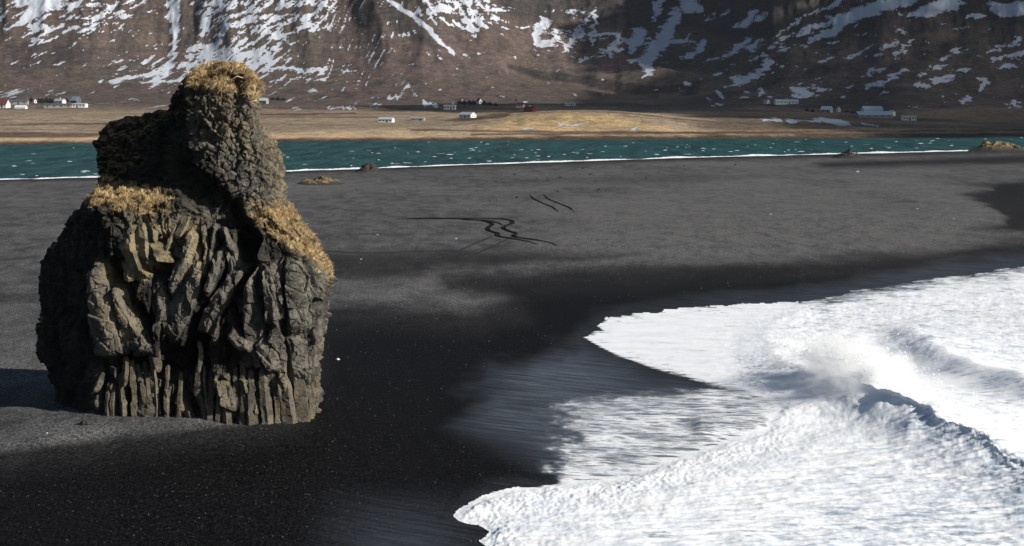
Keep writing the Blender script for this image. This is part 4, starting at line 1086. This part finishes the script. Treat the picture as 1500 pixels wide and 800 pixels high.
# ------------------------------------------------------------------ gravel strewn over the sand
grng = np.random.default_rng(77)
ng = 26000
ga = grng.uniform(-120, 1620, ng); gb = 300 + 560 * grng.random(ng) ** .8
gw = sdist(ga, gb, SURF) < -6
gw &= sdist(ga, gb, FILM) < 4
ga, gb = ga[gw], gb[gw]; ng = len(ga)
gx0, gy0, _ = at_z(ga, gb, .2)
gz0 = beach_h(gx0, gy0)
gr_ = (.012 + .035 * grng.random(ng) ** 3) * (gy0 / 130)
octa = np.array([(1, 0, 0), (0, 1, 0), (-1, 0, 0), (0, -1, 0), (0, 0, 1), (0, 0, -.4)], float)
Vg = octa[None] * grng.uniform(.6, 1.3, (ng, 6, 1)) * gr_[:, None, None] * np.array([1.2, 1.2, .8])
Vg = (Vg + np.stack([gx0, gy0, gz0 + .3 * gr_], -1)[:, None]).reshape(-1, 3)
Fo = np.array([(0, 1, 4), (1, 2, 4), (2, 3, 4), (3, 0, 4), (1, 0, 5), (2, 1, 5), (3, 2, 5), (0, 3, 5)])
Fg = (np.arange(ng)[:, None, None] * 6 + Fo[None]).reshape(-1, 3)
t = NT('gravel_grains')
M_grav = t.p(color=t.mix(t.attr('tint'), (0.02, 0.02, 0.022), (0.26, 0.25, 0.235)), rough=.7, spec=.3)
gv = mesh_np('gravel', Vg, Fg, M_grav, smooth=False, attrs={'tint': np.repeat(grng.random(ng) ** 4.0, 6)})
tag(gv, 'fine gravel and pale grains strewn over the black sand', 'gravel', kind='stuff')

# ------------------------------------------------------------------ farms and church across the lagoon
M_wall = simple('white_wall', (0.62, 0.62, 0.61), .7, .10)
M_cream = simple('cream_wall', (0.70, 0.64, 0.54), .7, .08)
M_redw = simple('red_wall', (0.33, 0.055, 0.040), .7, .15)
M_greyw = simple('grey_wall', (0.26, 0.24, 0.22), .8, .15)
M_dark = simple('dark_opening', (0.025, 0.028, 0.035), .35, .2, 2.0, .5)
M_roofr = simple('red_roof', (0.13, 0.040, 0.040), .6, .15)
M_roofb = simple('blue_grey_roof', (0.42, 0.52, 0.60), .45, .08, 2, .4)
M_roofd = simple('dark_roof', (0.075, 0.085, 0.105), .6, .15)
M_roofg = simple('grey_roof', (0.36, 0.38, 0.40), .55, .1)

def box(V, Fc, x0, x1, y0, y1, z0, z1):
    b = len(V)
    V += [(x0, y0, z0), (x1, y0, z0), (x1, y1, z0), (x0, y1, z0), (x0, y0, z1), (x1, y0, z1), (x1, y1, z1), (x0, y1, z1)]
    Fc += [(b, b + 3, b + 2, b + 1), (b + 4, b + 5, b + 6, b + 7), (b, b + 1, b + 5, b + 4), (b + 1, b + 2, b + 6, b + 5), (b + 2, b + 3, b + 7, b + 6), (b + 3, b, b + 4, b + 7)]

def boxpart(name, ext, mat, parent):
    V, Fc = [], []
    box(V, Fc, *ext)
    return mesh_py(name, V, Fc, mat, parent)

def gable(name, parent, L, W, h, rise, mw, mr, z0=0.0, x0=0.0, y0=0.0):
    """walls with gable ends, long axis x; roof as two overhanging slabs"""
    a, b = L / 2, W / 2
    V = [(-a, -b, -.8), (a, -b, -.8), (a, b, -.8), (-a, b, -.8), (-a, -b, h), (a, -b, h), (a, b, h), (-a, b, h), (-a, 0, h + rise), (a, 0, h + rise)]
    V = [(x + x0, y + y0, z + z0) for x, y, z in V]
    wl = mesh_py('wall', V, [(0, 1, 5, 4), (1, 2, 6, 9, 5), (2, 3, 7, 6), (3, 0, 4, 8, 7)], mw, parent)
    o, th = .35, .18
    k = rise / b
    R = []
    for sx_ in (-a - o, a + o):
        R += [(sx_, -b - o, h - k * o + .04), (sx_, 0, h + rise + .04), (sx_, b + o, h - k * o + .04), (sx_, -b - o, h - k * o + th), (sx_, 0, h + rise + th), (sx_, b + o, h - k * o + th)]
    R = [(x + x0, y + y0, z + z0) for x, y, z in R]
    rf = mesh_py('roof', R, [(3, 9, 10, 4), (4, 10, 11, 5), (0, 1, 7, 6), (1, 2, 8, 7), (0, 3, 4, 1), (1, 4, 5, 2), (6, 7, 10, 9), (7, 8, 11, 10), (0, 6, 9, 3), (2, 5, 11, 8)], mr, parent)
    return wl, rf

def house(px, py, wpx, hpx, label, mw=None, mr=None, rz=0.0, W=None, rise=.42, wins=3, door=True, chim=False, gwin=0, name='farmhouse', cat='house', group='farm buildings across the lagoon'):
    x, y, z = far_pt(px, py)
    m = y / F
    L = wpx * m; H = hpx * m
    o = empty(name, (x, y, z), rz)
    W = W or min(L * .6, 8.0)
    h = H * (1 - rise)
    gable(name, o, L, W, h, H * rise, mw or M_wall, mr or M_roofg)
    if wins:
        for k in range(wins):
            cx = -L / 2 + L * (k + .5) / wins
            if door and k == wins // 2 and wins > 1:
                boxpart('door', (cx - .55, cx + .55, -W / 2 - .06, -W / 2 + .05, 0, min(2.1, h * .8)), M_dark, o)
            else:
                boxpart('window', (cx - .6, cx + .6, -W / 2 - .06, -W / 2 + .05, h * .38, h * .78), M_dark, o)
    for k in range(gwin):
        cy = -W / 4 + W / 2 * (k / max(1, gwin - 1) if gwin > 1 else .5)
        boxpart('window', (L / 2 - .05, L / 2 + .06, cy - .5, cy + .5, h * .38, h * .8), M_dark, o)
    if chim:
        rf = [c for c in o.children if c.name.startswith('roof')][0]
        boxpart('chimney', (-.4, .4, -.4, .4, h + H * rise * .6, h + H * rise + .9), M_wall, rf)
    return tag(o, label, cat, group)

R_ = math.radians
house(0, 158, 26, 12, 'red-roofed barn cut by the left picture edge', M_wall, M_roofr, R_(-12), wins=2, rise=.6, name='barn', cat='barn')
house(28, 153, 26, 7, 'long slate-grey shed behind the red-roofed barn', M_greyw, M_roofd, R_(4), wins=3, name='shed', cat='shed')
house(40, 151.5, 6, 7, 'narrow white gabled house at the right end of the slate-grey shed', M_wall, M_roofg, R_(-70), wins=0, gwin=1)
house(51, 151, 7, 6, 'small white hut between the slate-grey shed and the dark trees', M_wall, M_roofg, R_(-60), wins=0, gwin=1, name='hut', cat='hut')
house(31, 159.5, 16, 5, 'low white building on the field edge below the slate-grey shed', M_wall, M_wall, R_(-6), wins=0, rise=.6, name='shed', cat='shed')
house(88, 152, 15, 7, 'white house right of the dark trees in the left farm', M_wall, M_roofg, R_(-25), wins=2, chim=True)
house(111, 152, 14, 10, 'dark gabled house with pale roof in the left farm', M_roofd, M_roofb, R_(-40), wins=2, rise=.5)
house(86, 158, 40, 6, 'long low dark-roofed shed at the front of the left farm', M_greyw, M_roofd, R_(3), wins=4, door=False, rise=.35, name='shed', cat='shed')
house(115, 157.5, 24, 6, 'low white house with many windows at the right end of the left farm', M_wall, M_roofg, R_(-4), wins=5, rise=.25)
house(386, 152, 13, 8, 'blue-roofed house just right of the sea stack crown', M_greyw, M_roofb, R_(-20), wins=2)
house(659, 160.5, 17, 6.5, 'white flat-looking house left of the church trees', M_wall, M_wall, R_(-6), wins=4, rise=.15, chim=False)
house(702, 152, 9, 8, 'small white gabled house half hidden by dark trees', M_wall, M_roofd, R_(-62), wins=0, gwin=1, rise=.5)
house(776, 164, 15, 8, 'dark red house on top of the golden knoll', M_redw, M_roofr, R_(-35), wins=2, rise=.45, chim=True)
house(566, 179, 21, 7, 'white house alone on the field nearest the left lagoon shore', M_wall, M_roofg, R_(-14), wins=4, chim=False)
house(612, 176.5, 20, 5, 'weathered grey shed between two white houses on the field', M_greyw, M_greyw, R_(-10), wins=2, name='shed', cat='shed')
house(685, 172.5, 22, 8, 'white house with bright gable at the foot of the knoll', M_wall, M_roofg, R_(-38), wins=3, gwin=2, rise=.45)
house(835, 155, 15, 4.5, 'low white house on the moor behind the golden knoll', M_wall, M_roofg, R_(-5), wins=4, rise=.35)
house(1123, 152, 8, 6, 'tiny white gabled house at the left end of the right farms', M_wall, M_roofg, R_(-60), wins=0, gwin=1, rise=.5)
house(1152, 152, 33, 6, 'long white house with blue-grey roof on the dark moor', M_wall, M_roofb, R_(3), wins=6, rise=.45, chim=True)
house(1211, 165, 15, 9, 'blue-grey house left of the big barns', M_greyw, M_roofb, R_(-35), wins=2, rise=.5)
house(1228, 163.5, 7, 7, 'tiny white gabled hut beside the blue-grey house', M_wall, M_roofg, R_(-75), wins=0, gwin=1, rise=.55, name='hut', cat='hut')
house(1277, 165, 28, 9, 'rear barn with pale blue roof rising behind the long barn', M_roofb, M_roofb, R_(4), W=11, wins=0, rise=.5, name='barn', cat='barn')
house(1280, 172.5, 50, 9, 'long front barn with pale blue roof, largest building on the right', M_greyw, M_roofb, R_(4), W=12, wins=5, door=False, rise=.55, name='barn', cat='barn')
house(1331, 176.5, 20, 7, 'white house with dark windows right of the big barns', M_wall, M_roofg, R_(5), wins=5, door=True, rise=.25)
# round store at the barn's right end
x, y, z = far_pt(1306, 170)
m = y / F
n = 20; V = []
for (r, h) in ((5.5 * m, -.8), (5.5 * m, 5.5 * m), (4.6 * m, 7.2 * m), (2.4 * m, 8.3 * m), (.05, 8.6 * m)):
    V += [(r * math.cos(2 * math.pi * k / n), r * math.sin(2 * math.pi * k / n), h) for k in range(n)]
silo = empty('silo', (x, y, z)); tag(silo, 'round pale store with domed top at the right end of the long barn', 'silo')
mesh_py('wall', V[:2 * n], [tuple(f) for f in grid_faces(2, n, True)], M_cream, silo)
mesh_py('roof', [(a, b, c + .02) for a, b, c in V[n:]], [tuple(f) for f in grid_faces(4, n, True)], M_roofg, silo, smooth=True)
# church
x, y, z = far_pt(760, 157.5)
m = y / F
ch = empty('church', (x, y, z), R_(-14)); tag(ch, 'white church with red-topped steeple behind the golden knoll', 'church')
gable('nave', ch, 11 * m, 6.2 * m, 4.2 * m, 2.6 * m, M_wall, M_roofr, x0=2.2 * m)
tw_ = 2.1 * m
boxpart('tower', (-3.3 * m - tw_, -3.3 * m + tw_ * .05, -tw_ * .6, tw_ * .6, -.8, 8.2 * m), M_wall, ch)
cxm = -3.3 * m - tw_ * .475
sp = mesh_py('spire', [(cxm - tw_ * .62, -tw_ * .7, 8.2 * m), (cxm + tw_ * .62, -tw_ * .7, 8.2 * m), (cxm + tw_ * .62, tw_ * .7, 8.2 * m), (cxm - tw_ * .62, tw_ * .7, 8.2 * m), (cxm, 0, 15.5 * m)], [(0, 1, 4), (1, 2, 4), (2, 3, 4), (3, 0, 4), (3, 2, 1, 0)], M_roofr, ch)
for k in range(3):
    cx = (-.6 + 2.8 * k) * m
    boxpart('window', (cx - .45, cx + .45, -3.1 * m - .06, -3.1 * m + .05, 1.3 * m, 3.2 * m), M_dark, ch)
boxpart('window', (cxm - .4, cxm + .4, -tw_ * .6 - .06, -tw_ * .6 + .05, 5.2 * m, 7.0 * m), M_dark, ch)
boxpart('door', (cxm - .5, cxm + .5, -tw_ * .6 - .06, -tw_ * .6 + .05, 0, 2.2), M_dark, ch)

# dark wind-break trees by the farms
t = NT('dark_foliage'); p = t.pos()
M_leaf = t.p(color=t.mix(t.noise(p, 1.2, 3), (0.012, 0.014, 0.010), (0.040, 0.040, 0.024)), rough=.9, spec=.1)
M_bark = simple('bark', (0.06, 0.045, 0.035), .9)
trng = np.random.default_rng(12)
tree_meshes = []
for k in range(4):
    n = 420
    u = trng.random(n); a = trng.uniform(0, 6.283, n)
    rr = np.sqrt(trng.random(n)) * (np.sin(np.clip(u * 1.02 + .12, 0, 1) * math.pi) ** .7) * (.8 + .5 * np.abs(perlin(a * 1.2, u * 3, None, 600 + k)))
    C_ = np.stack([rr * np.cos(a), rr * np.sin(a), .12 + u * .9], -1)
    d1 = trng.normal(0, 1, (n, 3)); d1 /= np.linalg.norm(d1, axis=1, keepdims=True)
    d2 = np.cross(d1, trng.normal(0, 1, (n, 3))); d2 /= np.linalg.norm(d2, axis=1, keepdims=True)
    s_ = trng.uniform(.05, .13, (n, 1))
    V = np.stack([C_ - d1 * s_, C_ + d2 * s_, C_ + d1 * s_, C_ - d2 * s_], 1).reshape(-1, 3)
    me = bpy.data.meshes.new('crown'); me.from_pydata([tuple(v) for v in V], [], [tuple(range(4 * i, 4 * i + 4)) for i in range(n)]); me.materials.append(M_leaf); me.update()
    Vt = []; nn = 7
    for (r, h) in ((.07, -.1), (.045, .3), (.02, .8)):
        Vt += [(r * math.cos(6.283 * q / nn), r * math.sin(6.283 * q / nn), h) for q in range(nn)]
    mt_ = bpy.data.meshes.new('trunk'); mt_.from_pydata(Vt, [], [tuple(f) for f in grid_faces(3, nn, True)]); mt_.materials.append(M_bark); mt_.update()
    tree_meshes.append((me, mt_))
def tree(px, py, wpx, hpx, k, label, group):
    x, y, z = far_pt(px, py); m = y / F
    o = empty('windbreak_tree', (x, y, z - .2))
    for nm, me in zip(('crown', 'trunk'), tree_meshes[k % 4]):
        c = bpy.data.objects.new(nm, me); c.scale = (wpx * m / 2, wpx * m / 2, hpx * m); c.rotation_euler = (0, 0, k * 1.3); link(c, o)
    tag(o, label, 'tree', group)
for k, (a, b, w, h) in enumerate(sorted([(57, 151, 8, 7), (62, 151.5, 9, 8), (68, 151, 9, 8), (74, 151.5, 9, 8), (79, 151, 8, 7), (46, 149, 8, 6), (20, 149, 9, 6), (98, 150, 7, 6)])):
    tree(a, b, w, h, k, f'dark windbreak tree of the left farm, {nth(k)} from the left', 'windbreak trees of the left farm')
for k, (a, b, w, h) in enumerate([(673, 152.5, 10, 5), (680, 153, 11, 6), (688, 153.5, 11, 7), (694, 153.5, 9, 7), (709, 153.5, 10, 6), (717, 154.5, 11, 5), (726, 155, 10, 4)]):
    tree(a, b, w, h, k + 1, f'dark low tree left of the church, {nth(k)} from the left in its belt', 'windbreak trees near the church')
for k, (a, b, w, h) in enumerate([(399, 146.5, 9, 4), (407, 147, 10, 5), (415, 147, 9, 4)]):
    tree(a, b, w, h, k, f'dark low tree beside the blue-roofed house, {nth(k)} from the left', 'windbreak trees by the blue-roofed house')
for k, (a, b, w, h) in enumerate([(1182, 163, 9, 4), (1190, 164, 10, 4), (1240, 165, 9, 4), (1248, 166, 9, 4)]):
    tree(a, b, w, h, k, f'dark low bush among the right farm buildings, {nth(k)} from the left', 'bushes of the right farms')

# ------------------------------------------------------------------ clouds standing over the right-hand land, out of frame
t = NT('cloud_white')
M_cloud = t.p(color=(.85, .86, .88), rough=1.0, spec=0.0, Alpha=.60)
def cloud(tx, ty, tz, alt, R, seed):
    k = (alt - tz) / SUNV[2]
    c = np.array([tx, ty, tz]) + SUNV * k
    nu, nv = 90, 46
    Uu, Vv = np.meshgrid(np.arange(nu) / nu * 2 * math.pi, np.linspace(-math.pi / 2 + .02, math.pi / 2 - .02, nv))
    Q = np.stack([np.cos(Uu) * np.cos(Vv), np.sin(Uu) * np.cos(Vv), np.sin(Vv)], -1).reshape(-1, 3)
    d = 1 + .75 * fbm(Q[:, 0] * 1.6 + seed, Q[:, 1] * 1.6, Q[:, 2] * 1.6, oct=5, seed=700 + seed, gain=.6)
    V = Q * d[:, None] * np.array(R)
    V[:, 2] = np.where(V[:, 2] < -R[2] * .35, -R[2] * .35 + .15 * (V[:, 2] + R[2] * .35), V[:, 2])
    o = mesh_np('cloud', V, grid_faces(nv, nu, True), M_cloud)
    o.location = tuple(c)
    tag(o, kind='structure')
cloud(470, 1650, 40, 620, (270, 520, 55), 1)
cloud(330, 2150, 110, 700, (190, 200, 45), 2)
cloud(760, 1300, 20, 640, (260, 460, 50), 3)
cloud(40, 1560, 20, 560, (130, 90, 25), 4)

# ------------------------------------------------------------------ spray torn off the breaking wave
srng = np.random.default_rng(9)
n = 26000
yy = srng.normal(162, 8, n); k_ = srng.random(n)
cxl = np.interp(yy, cy_, cx_)
xx = cxl + srng.normal(1.4, 1.9, n) - 1.5 * k_
zz = .9 + np.abs(srng.normal(0, 1.25, n)) * np.exp(-((yy - 160) / 13) ** 2) + .9 * np.exp(-((xx - cxl + .5) / 2.5) ** 2)
cl = fbm(xx / 1.6, yy / 2.5, zz / 1.2, oct=3, seed=801)
keep = (cl > -.05) & (xx > cxl - .8) & (zz > 1.2)
xx, yy, zz = xx[keep], yy[keep], zz[keep]; n = len(xx)
r = srng.uniform(.012, .045, n)[:, None]
C_ = np.stack([xx, yy, zz], -1)
tet = np.array([(1, 1, 1), (-1, -1, 1), (-1, 1, -1), (1, -1, -1)], float)
V = (C_[:, None, :] + tet[None] * r[:, :, None] * srng.uniform(.6, 1.4, (n, 4, 1))).reshape(-1, 3)
o4 = np.arange(n)[:, None] * 4
Fq = (o4[:, :, None] + np.array([(0, 1, 2), (0, 2, 3), (0, 3, 1), (1, 3, 2)])[None]).reshape(-1, 3)
sp_o = mesh_np('sea_spray', V, Fq, M_white, smooth=False)
tag(sp_o, 'drops of white spray thrown up where the wave breaks', 'spray', kind='stuff')
t = NT('spray_mist')
t.n.remove(t.b)
vol = t.node('ShaderNodeVolumePrincipled')
tc = t.node('ShaderNodeTexCoord')
p = t.pos()
ln_ = t.node('ShaderNodeVectorMath', operation='LENGTH'); t.l.new(tc.outputs['Object'], ln_.inputs[0])
mist = t.ramp(t.noise(t.pos((1, 1, 1)), 2.6, 5, .65), .42, .70)
fall = t.ramp(ln_.outputs['Value'], 1.0, .25)
t.set(vol.inputs['Density'], t.math('MULTIPLY', t.math('MULTIPLY', mist, fall), 1.15))
vol.inputs['Color'].default_value = (1, 1, 1, 1); vol.inputs['Anisotropy'].default_value = 0.0
t.l.new(vol.outputs[0], t.out.inputs['Volume'])
V, Fq = [], None
nu, nv = 24, 14
Uu, Vv = np.meshgrid(np.arange(nu) / nu * 2 * math.pi, np.linspace(-math.pi / 2 + .02, math.pi / 2 - .02, nv))
Q = np.stack([np.cos(Uu) * np.cos(Vv), np.sin(Uu) * np.cos(Vv), np.sin(Vv)], -1).reshape(-1, 3)
mo_ = mesh_np('sea_mist', Q, grid_faces(nv, nu, True), t.m)
mo_.location = (28.9, 158.5, 2.2); mo_.scale = (5.4, 13, 3.5)
tag(mo_, 'soft white mist hanging over the breaking wave', 'mist', kind='stuff')

# ------------------------------------------------------------------ thin sea haze
t = NT('sea_haze')
t.n.remove(t.b)
vol = t.node('ShaderNodeVolumePrincipled')
vol.inputs['Color'].default_value = (.80, .88, 1.0, 1); vol.inputs['Density'].default_value = 1.3e-5; vol.inputs['Anisotropy'].default_value = .1
t.l.new(vol.outputs[0], t.out.inputs['Volume'])
V, Fc = [], []
box(V, Fc, -9000, 9000, -400, 9000, -7.5, 470)
hz = mesh_py('haze', V, Fc, t.m)
tag(hz, 'thin blue sea haze in the air before the mountain', 'haze', kind='stuff')
